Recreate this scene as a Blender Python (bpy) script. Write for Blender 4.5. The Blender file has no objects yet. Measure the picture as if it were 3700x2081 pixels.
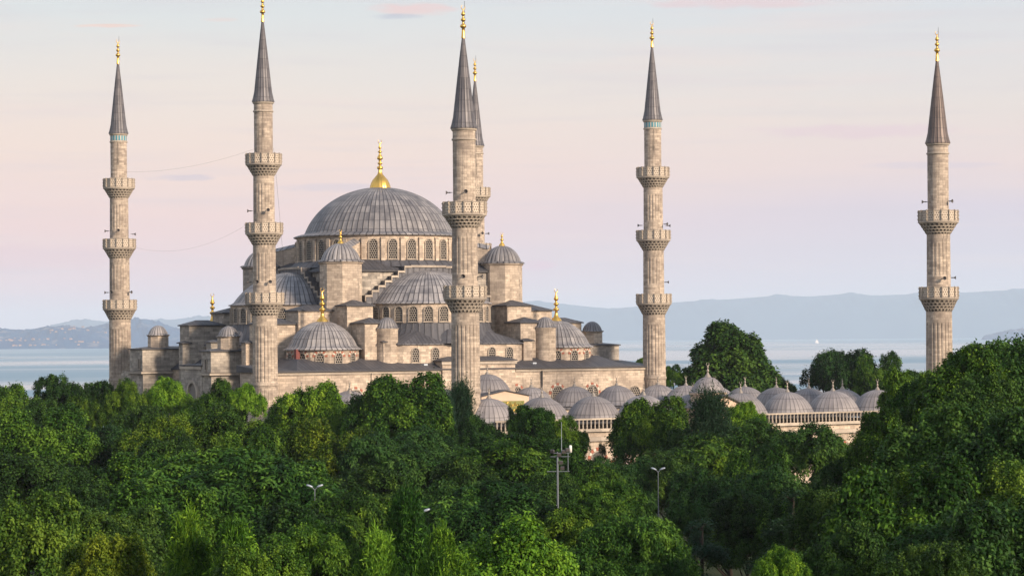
import bpy, math, random
import numpy as np
from mathutils import Matrix, Vector
R = math.radians
PI = math.pi
random.seed(7)
sc = bpy.context.scene
col = sc.collection

# ------------------------------------------------------------------ camera
CAMZ = 20.0
cam_d = bpy.data.cameras.new('camera')
cam = bpy.data.objects.new('camera', cam_d); col.objects.link(cam)
cam_d.lens = 85.25; cam_d.sensor_width = 36.0
cam_d.shift_y = 123.5 / 2576
cam_d.clip_start = 1.0; cam_d.clip_end = 90000
cam.matrix_world = Matrix.Translation((0, 0, CAMZ)) @ Matrix.Rotation(R(90), 4, 'X') @ Matrix.Rotation(-0.0075, 4, 'Z')
sc.camera = cam
sc.view_settings.view_transform = 'Standard'; sc.view_settings.look = 'None'
sc.view_settings.exposure = 0.62; sc.view_settings.gamma = 1.0
sc.render.engine = 'CYCLES'
cy = sc.cycles
cy.max_bounces = 8; cy.diffuse_bounces = 3; cy.glossy_bounces = 3; cy.transmission_bounces = 4
cy.transparent_max_bounces = 6; cy.volume_bounces = 5
cy.sample_clamp_indirect = 4.0

SUN_EL, SUN_AZ = 21.0, 47.0       # azimuth: degrees to the right of straight behind the camera
sdir = Vector((math.sin(R(SUN_AZ)) * math.cos(R(SUN_EL)), -math.cos(R(SUN_AZ)) * math.cos(R(SUN_EL)), math.sin(R(SUN_EL))))


# ------------------------------------------------------------------ node helper
class NT:
    def __init__(s, tree):
        s.t = tree; s.n = tree.nodes; s.l = tree.links
    def node(s, typ, **kw):
        nd = s.n.new(typ)
        for k, v in kw.items():
            setattr(nd, k, v)
        return nd
    def put(s, sock, v):
        if isinstance(v, bpy.types.NodeSocket): s.l.new(v, sock)
        elif v is not None:
            if isinstance(v, (tuple, list)) and len(v) == 3 and sock.type == 'RGBA': v = (*v, 1)
            sock.default_value = v
    def m(s, op, a, b=None, c=None, clamp=False):
        nd = s.node('ShaderNodeMath', operation=op, use_clamp=clamp)
        s.put(nd.inputs[0], a)
        if b is not None: s.put(nd.inputs[1], b)
        if c is not None: s.put(nd.inputs[2], c)
        return nd.outputs[0]
    def mix(s, f, a, b, blend='MIX'):
        nd = s.node('ShaderNodeMix', data_type='RGBA', blend_type=blend)
        s.put(nd.inputs[0], f); s.put(nd.inputs[6], a); s.put(nd.inputs[7], b)
        return nd.outputs[2]
    def noise(s, vec, scale, detail=3, rough=.55, dim='3D'):
        nd = s.node('ShaderNodeTexNoise', noise_dimensions=dim)
        if vec is not None: s.put(nd.inputs['Vector'], vec)
        nd.inputs['Scale'].default_value = scale; nd.inputs['Detail'].default_value = detail
        nd.inputs['Roughness'].default_value = rough
        return nd.outputs['Fac']
    def ramp(s, f, stops, interp='LINEAR'):
        nd = s.node('ShaderNodeValToRGB'); nd.color_ramp.interpolation = interp
        e = nd.color_ramp.elements
        while len(e) < len(stops): e.new(1.0)
        for i, (p, c) in enumerate(stops):
            e[i].position = p; e[i].color = (*c, 1) if len(c) == 3 else c
        s.put(nd.inputs[0], f)
        return nd.outputs[0]
    def rng(s, v, a, b, c=0., d=1., smooth=False):
        nd = s.node('ShaderNodeMapRange', clamp=True)
        if smooth: nd.interpolation_type = 'SMOOTHSTEP'
        for i, x in enumerate((v, a, b, c, d)): s.put(nd.inputs[i], x)
        return nd.outputs[0]
    def mapping(s, vec, scale=(1, 1, 1), loc=(0, 0, 0)):
        nd = s.node('ShaderNodeMapping'); s.put(nd.inputs[0], vec)
        nd.inputs['Scale'].default_value = scale; nd.inputs['Location'].default_value = loc
        return nd.outputs[0]
    def xyz(s, vec):
        nd = s.node('ShaderNodeSeparateXYZ'); s.put(nd.inputs[0], vec); return nd.outputs
    def comb(s, x, y, z=0.):
        nd = s.node('ShaderNodeCombineXYZ')
        for i, v in enumerate((x, y, z)): s.put(nd.inputs[i], v)
        return nd.outputs[0]
    def bump(s, h, strength=.5, dist=.05):
        nd = s.node('ShaderNodeBump'); nd.inputs['Strength'].default_value = strength
        nd.inputs['Distance'].default_value = dist; s.put(nd.inputs['Height'], h)
        return nd.outputs[0]


def lin(r, g, b):
    f = lambda c: (c / 255 / 12.92) if c / 255 <= .04045 else ((c / 255 + .055) / 1.055) ** 2.4
    return (f(r), f(g), f(b))


# ------------------------------------------------------------------ world
world = bpy.data.worlds.new('World'); sc.world = world; world.use_nodes = True
wt = NT(world.node_tree); wt.n.clear()
wout = wt.node('ShaderNodeOutputWorld')
sky = wt.node('ShaderNodeTexSky', sky_type='NISHITA', sun_disc=False)
sky.sun_elevation = R(SUN_EL); sky.sun_rotation = math.atan2(sdir.x, sdir.y)
sky.air_density = 1.3; sky.dust_density = 2.0
gen = wt.node('ShaderNodeTexCoord').outputs['Generated']
gx, gy, gz = wt.xyz(gen)
wob = wt.noise(wt.mapping(gen, (5, 5, 34)), 1.0, 4)
zz = wt.m('ADD', gz, wt.m('MULTIPLY', wt.m('SUBTRACT', wob, .5), .018))
left = wt.ramp(zz, [(0.0, lin(232, 212, 216)), (.018, lin(243, 208, 210)), (.045, lin(250, 212, 204)), (.075, lin(250, 224, 208)),
                    (.10, lin(242, 228, 216)), (.135, lin(223, 228, 228)), (.3, lin(212, 222, 236))])
right = wt.ramp(zz, [(0.0, lin(212, 214, 226)), (.018, lin(216, 211, 222)), (.05, lin(222, 208, 219)), (.068, lin(240, 217, 211)),
                     (.090, lin(237, 224, 215)), (.135, lin(220, 224, 228)), (.3, lin(212, 222, 236))])
grad = wt.mix(wt.rng(gx, -.14, .2, smooth=True), left, right)
wisp = wt.noise(wt.mapping(gen, (9, 9, 150)), 1.0, 5, .6)
grad = wt.mix(wt.rng(wisp, .5, .75, 0, .35), grad, lin(214, 204, 212))
wisp2 = wt.noise(wt.mapping(gen, (6, 6, 90), (3, 1, 7)), 1.0, 5, .6)
grad = wt.mix(wt.rng(wisp2, .52, .75, 0, .4), grad, lin(248, 222, 212))
ysafe = wt.m('MAXIMUM', gy, .05)
ca = wt.m('DIVIDE', gx, ysafe); cb = wt.m('DIVIDE', gz, ysafe)
cn = wt.noise(wt.comb(wt.m('MULTIPLY', ca, 60), wt.m('MULTIPLY', cb, 260)), 1.0, 5, .6)
front = wt.rng(gy, .3, .5)
for (px_, py_, sx_, sy_, cc, amt) in [(1040, 22, 120, 21, lin(242, 208, 204), .75), (1000, 40, 90, 9, lin(196, 200, 212), .8), (280, 58, 95, 6, lin(247, 214, 200), .8),
                                 (1850, 14, 330, 16, lin(236, 206, 208), .6), (2150, 338, 330, 22, lin(232, 202, 212), .55), (560, 45, 60, 7, lin(240, 216, 208), .5),
                                 (1350, 668, 60, 17, lin(240, 190, 204), .6), (450, 442, 110, 10, lin(208, 196, 208), .6), (850, 470, 170, 14, lin(212, 200, 212), .5),
                                 (2350, 425, 220, 12, lin(210, 200, 216), .4), (100, 640, 260, 40, lin(238, 196, 200), .4)]:
    a0, b0 = (px_ - 1288) / 6100, (848 - py_) / 6100
    q = wt.m('ADD', wt.m('POWER', wt.m('ABSOLUTE', wt.m('DIVIDE', wt.m('SUBTRACT', ca, a0), sx_ / 6100)), 2.0),
             wt.m('POWER', wt.m('ABSOLUTE', wt.m('DIVIDE', wt.m('SUBTRACT', cb, b0), sy_ / 6100)), 2.0))
    msk = wt.rng(wt.m('ADD', q, wt.m('MULTIPLY', wt.m('SUBTRACT', cn, .5), 2.2)), 1.0, .0, 0, amt, smooth=True)
    grad = wt.mix(wt.m('MULTIPLY', msk, front), grad, cc)
bg1 = wt.node('ShaderNodeBackground'); wt.put(bg1.inputs[0], grad); bg1.inputs[1].default_value = .655
bg2 = wt.node('ShaderNodeBackground'); wt.put(bg2.inputs[0], sky.outputs[0]); bg2.inputs[1].default_value = .15
mx = wt.node('ShaderNodeMixShader')
wt.put(mx.inputs[0], wt.rng(gz, .50, 1.0, smooth=True)); wt.l.new(bg1.outputs[0], mx.inputs[1]); wt.l.new(bg2.outputs[0], mx.inputs[2])
wt.l.new(mx.outputs[0], wout.inputs[0])

sun_d = bpy.data.lights.new('sun', 'SUN'); sun_d.energy = 4.0; sun_d.angle = R(9); sun_d.color = (1.0, .80, .60)
sun = bpy.data.objects.new('sun', sun_d); col.objects.link(sun)
sun.rotation_euler = sdir.to_track_quat('Z', 'Y').to_euler()
sun.location = (60, -60, 80)


# ------------------------------------------------------------------ materials
def mat(name):
    m_ = bpy.data.materials.new(name); m_.use_nodes = True
    t = NT(m_.node_tree); t.n.clear()
    o = t.node('ShaderNodeOutputMaterial'); p = t.node('ShaderNodeBsdfPrincipled')
    t.l.new(p.outputs[0], o.inputs[0]); p.inputs['Specular IOR Level'].default_value = .3
    return m_, t, p, o


def stone_mat(name, c1, c2, c3, bw=.9, bh=.36, mortar=.45, streak=.5, patch=1.0):
    m_, t, p, o = mat(name)
    uv = t.node('ShaderNodeUVMap').outputs[0]
    geo = t.node('ShaderNodeNewGeometry').outputs['Position']
    br = t.node('ShaderNodeTexBrick'); br.offset = .5; br.squash = 1.0
    t.put(br.inputs['Vector'], t.mapping(uv, (1, 1, 1)))
    br.inputs['Color1'].default_value = (0, 0, 0, 1); br.inputs['Color2'].default_value = (1, 1, 1, 1); br.inputs['Mortar'].default_value = (.5, .5, .5, 1)
    br.inputs['Scale'].default_value = 1.0; br.inputs['Mortar Size'].default_value = .018; br.inputs['Mortar Smooth'].default_value = .3
    br.inputs['Brick Width'].default_value = bw; br.inputs['Row Height'].default_value = bh; br.inputs['Bias'].default_value = -.15
    cellv = t.xyz(br.outputs['Color'])[0]
    big = t.noise(geo, .22, 4, .6)
    med = t.noise(geo, 1.3, 4, .65)
    fine = t.noise(geo, 9.0, 3, .6)
    f = t.m('ADD', t.m('MULTIPLY', cellv, .5), t.m('MULTIPLY', t.m('SUBTRACT', med, .24), .95 * patch))
    c = t.ramp(f, [(.12, c1), (.5, c2), (.85, c3)])
    c = t.mix(t.rng(big, .45, .62, 0, .5), c, (c1[0] * .78, c1[1] * .78, c1[2] * .82))
    # rain streaks running down the wall
    st = t.noise(t.comb(t.m('MULTIPLY', t.xyz(uv)[0], 1.9), t.m('MULTIPLY', t.xyz(uv)[1], .13)), 1.0, 4, .65)
    c = t.mix(t.rng(st, .55, .72, 0, streak), c, (.085, .075, .066))
    c = t.mix(t.m('MULTIPLY', br.outputs['Fac'], mortar), c, (.12, .105, .09))
    c = t.mix(t.rng(fine, .35, .75, 0, .22), c, (.1, .09, .08))
    t.put(p.inputs['Base Color'], c); p.inputs['Roughness'].default_value = .9
    h = t.m('SUBTRACT', t.m('ADD', t.m('MULTIPLY', fine, .35), t.m('MULTIPLY', cellv, .25)), br.outputs['Fac'])
    t.put(p.inputs['Normal'], t.bump(h, .5, .05))
    return m_


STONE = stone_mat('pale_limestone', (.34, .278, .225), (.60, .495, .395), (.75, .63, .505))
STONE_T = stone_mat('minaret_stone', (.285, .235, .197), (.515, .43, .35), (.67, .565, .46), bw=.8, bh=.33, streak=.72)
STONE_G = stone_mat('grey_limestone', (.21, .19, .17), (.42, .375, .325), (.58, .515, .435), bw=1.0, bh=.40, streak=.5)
TRIM = stone_mat('carved_trim_stone', (.36, .31, .26), (.52, .45, .37), (.62, .54, .45), bw=2.5, bh=3, mortar=.15, streak=.3, patch=.6)


NICHE_SHADE = shade_stone = stone_mat('niche_shade_stone', (.05, .042, .036), (.12, .10, .085), (.20, .165, .135), bw=.3, bh=.3)  # crevice shade put into the colour of the muqarnas back rings


def lead_mat(name, c1, c2, seam=.65, rough=.5, sw=.13):
    m_, t, p, o = mat(name)
    uv = t.node('ShaderNodeUVMap').outputs[0]
    geo = t.node('ShaderNodeNewGeometry').outputs['Position']
    ux, uy, _ = t.xyz(uv)
    fx = t.m('ABSOLUTE', t.m('SUBTRACT', t.m('FRACT', ux), .5))
    fy = t.m('ABSOLUTE', t.m('SUBTRACT', t.m('FRACT', uy), .5))
    sx = t.rng(fx, sw * .45, sw, 1, 0); sy = t.rng(fy, .02, .06, 1, 0)
    pan = t.node('ShaderNodeTexWhiteNoise', noise_dimensions='2D')
    t.put(pan.inputs['Vector'], t.comb(t.m('FLOOR', t.m('ADD', ux, .5)), t.m('FLOOR', t.m('ADD', uy, .5))))
    n1 = t.noise(geo, .5, 4, .6)
    n2 = t.noise(t.comb(t.m('MULTIPLY', ux, 1.7), t.m('MULTIPLY', uy, .35)), 1.0, 4, .7)
    f = t.m('ADD', t.m('ADD', t.m('MULTIPLY', n1, .55), t.m('MULTIPLY', n2, .45)), t.m('MULTIPLY', t.m('SUBTRACT', pan.outputs['Value'], .5), .15))
    c = t.ramp(f, [(.32, c1), (.62, c2)])
    inf = t.node('ShaderNodeObjectInfo').outputs['Random']
    c = t.mix(t.rng(inf, 0, 1, 0, .42), c, tuple(x * .62 for x in c1))
    blot = t.noise(geo, .16, 5, .65)
    c = t.mix(t.rng(blot, .5, .72, 0, .3), c, c1)
    c = t.mix(t.m('MULTIPLY', sx, seam), c, (.035, .033, .038))
    c = t.mix(t.m('MULTIPLY', sy, seam * .6), c, (.045, .043, .048))
    t.put(p.inputs['Base Color'], c)
    p.inputs['Metallic'].default_value = .15; p.inputs['Roughness'].default_value = rough; p.inputs['Specular IOR Level'].default_value = .45
    t.put(p.inputs['Normal'], t.bump(t.m('ADD', t.m('MULTIPLY', n2, .3), sx), .55, .08))
    return m_


LEAD = lead_mat('weathered_lead', (.12, .118, .132), (.42, .395, .39), .9)
LEAD_D = lead_mat('dark_lead_sheet', (.062, .064, .078), (.145, .143, .158), .6, .6)
LEAD_C = lead_mat('pinkish_lead', (.19, .175, .182), (.335, .31, .31), .7, .55, sw=.08)


SPIRE = lead_mat('slate_dark_lead', (.065, .065, .080), (.20, .188, .20), .85)
SPIRE_B = lead_mat('brownish_lead', (.10, .076, .070), (.24, .185, .17), .85)


def plain(name, c, rough=.7, metal=0., noise_amt=.25, scale=3.0, spec=.4):
    m_, t, p, o = mat(name)
    n = t.noise(t.node('ShaderNodeNewGeometry').outputs['Position'], scale, 4, .6)
    t.put(p.inputs['Base Color'], t.mix(t.rng(n, .3, .7, 0, noise_amt), c, tuple(x * .45 for x in c)))
    p.inputs['Roughness'].default_value = rough; p.inputs['Metallic'].default_value = metal; p.inputs['Specular IOR Level'].default_value = spec
    return m_


GOLD = plain('gilded_copper', (.86, .53, .13), .3, .9, .25, 1.5)
PALEGOLD = plain('tarnished_copper', (.34, .30, .26), .45, .45, .4, 4)
DARK = plain('dark_opening', (.018, .017, .018), .8)
RED = plain('red_brick_voussoir', (.36, .13, .085), .85)
WHITE = plain('white_voussoir', (.62, .56, .48), .85)
REDDOOR = plain('oxblood_door', (.17, .045, .04), .7)
METAL = plain('grey_lamp_metal', (.15, .17, .20), .5, .2, .15)
HORN = plain('horn_speaker_grey', (.085, .078, .08), .5, .1)
STUCCO = plain('peach_plaster', (.62, .47, .36), .85, 0, .25, .8)
CABLE = plain('cable_sheath', (.05, .045, .045), .7)
BARK = plain('tree_bark', (.045, .036, .028), .9, 0, .5, 2.5)
CREAM = plain('cream_wall', (.36, .27, .25), .85)
SAIL = plain('sail_cloth', (.85, .82, .80), .8)
GLASSW = plain('lamp_glass', (.55, .6, .66), .2, 0, .1)


def lattice_mat(name, base, hole, k=3.4, thr=.30):
    m_, t, p, o = mat(name)
    uv = t.node('ShaderNodeUVMap').outputs[0]
    ux, uy, _ = t.xyz(uv)
    ux = t.m('MULTIPLY', ux, k); uy = t.m('MULTIPLY', uy, k)
    row = t.m('MULTIPLY', t.m('MODULO', t.m('FLOOR', t.m('ADD', uy, 100)), 2.0), .5)
    fx = t.m('SUBTRACT', t.m('FRACT', t.m('ADD', t.m('ADD', ux, row), 100)), .5); fy = t.m('SUBTRACT', t.m('FRACT', t.m('ADD', uy, 100)), .5)
    dd = t.m('SQRT', t.m('ADD', t.m('MULTIPLY', fx, fx), t.m('MULTIPLY', fy, fy)))
    h = t.rng(dd, thr - .04, thr + .04, 1, 0)
    t.put(p.inputs['Base Color'], t.mix(h, base, hole)); p.inputs['Roughness'].default_value = .75
    t.put(p.inputs['Normal'], t.bump(t.m('SUBTRACT', 1.0, h), .8, .06))
    return m_


LATT = lattice_mat('plaster_lattice_window', (.30, .265, .225), (.012, .012, .016), 3.0, .42)
RAILP = lattice_mat('pierced_marble_rail', (.54, .47, .39), (.16, .12, .095), 3.3, .27)
INSCR = plain('green_tile_panel', (.20, .20, .05), .5)


def tile_mat():
    m_, t, p, o = mat('blue_tile_band')
    ux, uy, _ = t.xyz(t.node('ShaderNodeUVMap').outputs[0])
    f = t.m('ABSOLUTE', t.m('SUBTRACT', t.m('FRACT', t.m('MULTIPLY', ux, 2.2)), .5))
    t.put(p.inputs['Base Color'], t.mix(t.rng(f, .2, .3, 1, 0), (.40, .40, .36), (.03, .22, .30)))
    p.inputs['Roughness'].default_value = .35
    return m_


TILE = tile_mat()


# ------------------------------------------------------------------ mesh builder
class MB:
    def __init__(s): s.v = []; s.f = []; s.uv = []; s.mi = []; s.sm = []
    def quad(s, pts, uvs=None, mi=0, sm=False):
        b = len(s.v); s.v += [tuple(p) for p in pts]; s.f.append(tuple(range(b, b + len(pts))))
        if uvs is None:
            n = Vector((0, 0, 0))
            P = [Vector(p) for p in pts]
            for i in range(len(P)):
                a, c = P[i], P[(i + 1) % len(P)]; n += a.cross(c)
            if n.length > 1e-9: n.normalize()
            h = Vector((-n.y, n.x, 0))
            if h.length < .2: uvs = [(p.x, p.y) for p in P]
            else:
                h.normalize(); up = n.cross(h)
                uvs = [(p.dot(h), p.z if abs(n.z) < .5 else p.dot(up)) for p in P]
        s.uv.append(uvs); s.mi.append(mi); s.sm.append(sm)
    def box(s, x0, x1, y0, y1, z0, z1, mi=0, top=True, bottom=False, tmi=None):
        a = [(x0, y0), (x1, y0), (x1, y1), (x0, y1)]
        for i in range(4):
            p, q = a[i], a[(i + 1) % 4]
            s.quad([(*p, z0), (*q, z0), (*q, z1), (*p, z1)], mi=mi)
        if top: s.quad([(*p, z1) for p in a], mi=mi if tmi is None else tmi)
        if bottom: s.quad([(*p, z0) for p in reversed(a)], mi=mi)
    def prism(s, poly, z0, z1, mi=0, top=True, tmi=None):
        n = len(poly)
        for i in range(n):
            p, q = poly[i], poly[(i + 1) % n]
            s.quad([(*p, z0), (*q, z0), (*q, z1), (*p, z1)], mi=mi)
        if top: s.quad([(*p, z1) for p in poly], mi=mi if tmi is None else tmi)
    def hip(s, x0, x1, y0, y1, z, h, over=.25, mi=0, sp=.7, edge=.16):
        """hip roof of seamed lead sheet with a thin eave edge"""
        x0 -= over; x1 += over; y0 -= over; y1 += over
        a = [(x0, y0), (x1, y0), (x1, y1), (x0, y1)]
        for i in range(4):
            p, q = a[i], a[(i + 1) % 4]; s.quad([(*p, z - edge), (*q, z - edge), (*q, z), (*p, z)], [(.5, .5)] * 4, mi)
        s.quad([(*p, z - edge) for p in reversed(a)], [(.5, .5)] * 4, mi)
        dx, dy = x1 - x0, y1 - y0; k = min(dx, dy) / 2; my = (y0 + y1) / 2; mx_ = (x0 + x1) / 2
        if dx >= dy: r0, r1 = (x0 + k, my, z + h), (x1 - k * .999, my, z + h)
        else: r0, r1 = (mx_, y0 + k, z + h), (mx_, y1 - k * .999, z + h)
        A, B, C_, D = [(*p, z) for p in a]
        def U(ax, pts): return [(p[ax] / sp, .5) for p in pts]
        if dx >= dy:
            for pts, ax in (([A, B, r1, r0], 0), ([B, C_, r1], 1), ([C_, D, r0, r1], 0), ([D, A, r0], 1)): s.quad(pts, U(ax, pts), mi)
        else:
            for pts, ax in (([A, B, r0], 0), ([B, C_, r1, r0], 1), ([C_, D, r1], 0), ([D, A, r0, r1], 1)): s.quad(pts, U(ax, pts), mi)
    def rev(s, prof, n, cx=0, cy=0, a0=0., a1=2 * PI, mi=0, ribs=None, ridge=0., rowh=1.0, sm=True, rref=None, phase=0., scallop=0.):
        """surface of revolution; ribs=N gives seam UVs and N raised ridges"""
        full = abs(a1 - a0 - 2 * PI) < 1e-6
        seg = n if not ribs else ribs * 4
        if not full and ribs: seg = max(4, int(round(ribs * 4 * (a1 - a0) / (2 * PI) / 4)) * 4)
        L = [0.]
        for i in range(1, len(prof)): L.append(L[-1] + math.hypot(prof[i][0] - prof[i - 1][0], prof[i][1] - prof[i - 1][1]))
        base = len(s.v); cnt = seg if full else seg + 1
        for (r, z) in prof:
            for j in range(cnt):
                t_ = a0 + (a1 - a0) * j / seg + phase; rr = r
                if ribs and r > .2:
                    if j % 4 == 2: rr += ridge
                    if scallop: rr -= scallop * r * (1 if j % 4 == 2 else (0 if j % 4 == 0 else .35))
                s.v.append((cx + rr * math.cos(t_), cy + rr * math.sin(t_), z))
        rr0 = rref if rref else max(p[0] for p in prof)
        for i in range(len(prof) - 1):
            for j in range(seg):
                j2 = (j + 1) % cnt if full else j + 1
                s.f.append((base + i * cnt + j, base + i * cnt + j2, base + (i + 1) * cnt + j2, base + (i + 1) * cnt + j))
                if ribs:
                    u0, u1 = j / 4, (j + 1) / 4; v0, v1 = L[i] / rowh, L[i + 1] / rowh
                else:
                    u0 = (a0 + (a1 - a0) * j / seg) * rr0; u1 = (a0 + (a1 - a0) * (j + 1) / seg) * rr0; v0, v1 = prof[i][1], prof[i + 1][1]
                    if abs(v1 - v0) < .01: v1 = v0 + prof[i + 1][0] - prof[i][0]
                s.uv.append([(u0, v0), (u1, v0), (u1, v1), (u0, v1)]); s.mi.append(mi); s.sm.append(sm)
    def tube(s, pts, r, n=6, mi=0, r2=None):
        P = [Vector(p) for p in pts]; base = len(s.v)
        for i, p in enumerate(P):
            d = (P[min(i + 1, len(P) - 1)] - P[max(i - 1, 0)]).normalized()
            a = d.cross(Vector((0, 0, 1)));
            if a.length < .05: a = d.cross(Vector((0, 1, 0)))
            a.normalize(); b = d.cross(a); rad = r if r2 is None else r + (r2 - r) * i / (len(P) - 1)
            for j in range(n):
                q = p + (a * math.cos(2 * PI * j / n) + b * math.sin(2 * PI * j / n)) * rad; s.v.append(tuple(q))
        for i in range(len(P) - 1):
            for j in range(n):
                j2 = (j + 1) % n
                s.f.append((base + i * n + j, base + (i + 1) * n + j, base + (i + 1) * n + j2, base + i * n + j2)[::-1])
                s.uv.append([(0, 0), (.1, 0), (.1, .1), (0, .1)]); s.mi.append(mi); s.sm.append(True)
    def xform(s, M, start=0):
        for i in range(start, len(s.v)): s.v[i] = tuple(M @ Vector(s.v[i]))
    def mesh(s, name, mats):
        me = bpy.data.meshes.new(name); me.from_pydata(s.v, [], s.f)
        for m_ in (mats if isinstance(mats, (list, tuple)) else [mats]): me.materials.append(m_)
        uvl = me.uv_layers.new(name='UVMap')
        flat = [c for f in s.uv for t_ in f for c in t_]
        uvl.data.foreach_set('uv', flat)
        me.polygons.foreach_set('material_index', s.mi); me.polygons.foreach_set('use_smooth', s.sm)
        me.update(); return me
    def obj(s, name, mats, parent=None, loc=None):
        o = bpy.data.objects.new(name, s.mesh(name, mats)); col.objects.link(o)
        if parent: o.parent = parent
        if loc is not None: o.location = loc
        return o


def tag(o, label=None, cat=None, group=None, kind=None):
    if label: o['label'] = label
    if cat: o['category'] = cat
    if group: o['group'] = group
    if kind: o['kind'] = kind
    return o


def empty(name, loc, rz=0., **kw):
    o = bpy.data.objects.new(name, None); col.objects.link(o); o.location = loc; o.rotation_euler = (0, 0, rz)
    o.empty_display_size = 1; return tag(o, **kw)


def cp(o, parent, loc=None, rz=None, sc_=None):
    c = o.copy(); col.objects.link(c); c.parent = parent
    if loc is not None: c.location = loc
    if rz is not None: c.rotation_euler = (0, 0, rz)
    if sc_ is not None: c.scale = sc_
    return c


# frame of the mosque: local x runs along the courtyard-side facade, local y runs into the hall
ROT = math.atan2(33.0, 56.1)
ORG = Vector((-34.4, 337.0, 0))
FM = Matrix.Translation(ORG) @ Matrix.Rotation(ROT, 4, 'Z')
def W(u, n, z=0.): return FM @ Vector((u, n, z))

# ------------------------------------------------------------------ ground, sea, hills
HAZE = True
def grid_obj(name, xs, ys, zf, m_, kind, parent=None):
    X, Y = np.meshgrid(xs, ys); Z = zf(X, Y)
    nx, ny = len(xs), len(ys); V = np.stack([X, Y, Z], -1).reshape(-1, 3)
    i = np.arange(nx - 1); j = np.arange(ny - 1); I, J = np.meshgrid(i, j); a = (J * nx + I).ravel()
    F = np.stack([a, a + 1, a + nx + 1, a + nx], -1)
    me = bpy.data.meshes.new(name); me.from_pydata(V.tolist(), [], F.tolist()); me.materials.append(m_)
    me.polygons.foreach_set('use_smooth', [True] * len(F)); me.update()
    o = bpy.data.objects.new(name, me); col.objects.link(o)
    if kind: o['kind'] = kind
    return o


def grass_mat():
    m_, t, p, o = mat('park_grass_and_soil')
    g = t.node('ShaderNodeNewGeometry').outputs['Position']
    n = t.noise(g, .15, 5, .6); f = t.noise(g, 3, 4, .7)
    c = t.ramp(n, [(.35, (.018, .03, .010)), (.6, (.035, .055, .018)), (.75, (.06, .05, .03))])
    t.put(p.inputs['Base Color'], t.mix(t.rng(f, .3, .7, 0, .5), c, (.012, .018, .006))); p.inputs['Roughness'].default_value = .95
    t.put(p.inputs['Normal'], t.bump(f, .8, .2)); return m_


def zland(X, Y):
    return np.where(Y < 470, 0.0, -24.0 * np.clip((Y - 470) / 260, 0, 1) ** 1.0)
grid_obj('ground', np.linspace(-900, 900, 60), np.concatenate([np.linspace(-120, 470, 20), np.linspace(480, 760, 20)]), zland, grass_mat(), 'structure')


def sea_mat():
    m_, t, p, o = mat('sea_water')
    g = t.node('ShaderNodeNewGeometry').outputs['Position']
    x, y, _ = t.xyz(g)
    inv = t.m('DIVIDE', 24000., t.m('MAXIMUM', y, 500.))        # rows of calm and ruffled water narrow with distance
    band = t.noise(t.comb(t.m('MULTIPLY', x, .00025), t.m('MULTIPLY', inv, .33)), 1.0, 3, .5)
    calm = t.rng(band, .44, .58, 0, 1, smooth=True)
    rip = t.noise(t.mapping(g, (.006, .03, .03)), 1.0, 6, .65)
    rip2 = t.noise(t.mapping(g, (.03, .12, .03)), 1.0, 4, .7)
    t.put(p.inputs['Base Color'], t.mix(calm, (.12, .24, .33), (.30, .35, .39)))
    t.put(p.inputs['Roughness'], t.rng(calm, 0, 1, .42, .16)); p.inputs['Specular IOR Level'].default_value = .5
    h = t.m('ADD', t.m('MULTIPLY', rip, 6.0), rip2)
    nd = t.node('ShaderNodeBump'); nd.inputs['Distance'].default_value = 1.0
    t.put(nd.inputs['Strength'], t.rng(calm, 0, 1, .32, .06)); t.put(nd.inputs['Height'], h)
    t.put(p.inputs['Normal'], nd.outputs[0]); return m_


SEAZ = -20.0
grid_obj('sea', np.linspace(-16000, 16000, 9), np.concatenate([[690], np.linspace(1500, 46000, 12)]), lambda X, Y: X * 0 + SEAZ, sea_mat(), 'structure')


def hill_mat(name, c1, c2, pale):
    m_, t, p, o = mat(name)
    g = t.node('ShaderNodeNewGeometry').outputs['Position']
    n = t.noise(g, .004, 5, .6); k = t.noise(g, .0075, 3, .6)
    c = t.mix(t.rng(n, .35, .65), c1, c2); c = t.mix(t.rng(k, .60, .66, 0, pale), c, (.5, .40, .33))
    t.put(p.inputs['Base Color'], c); p.inputs['Roughness'].default_value = .95; return m_


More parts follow.
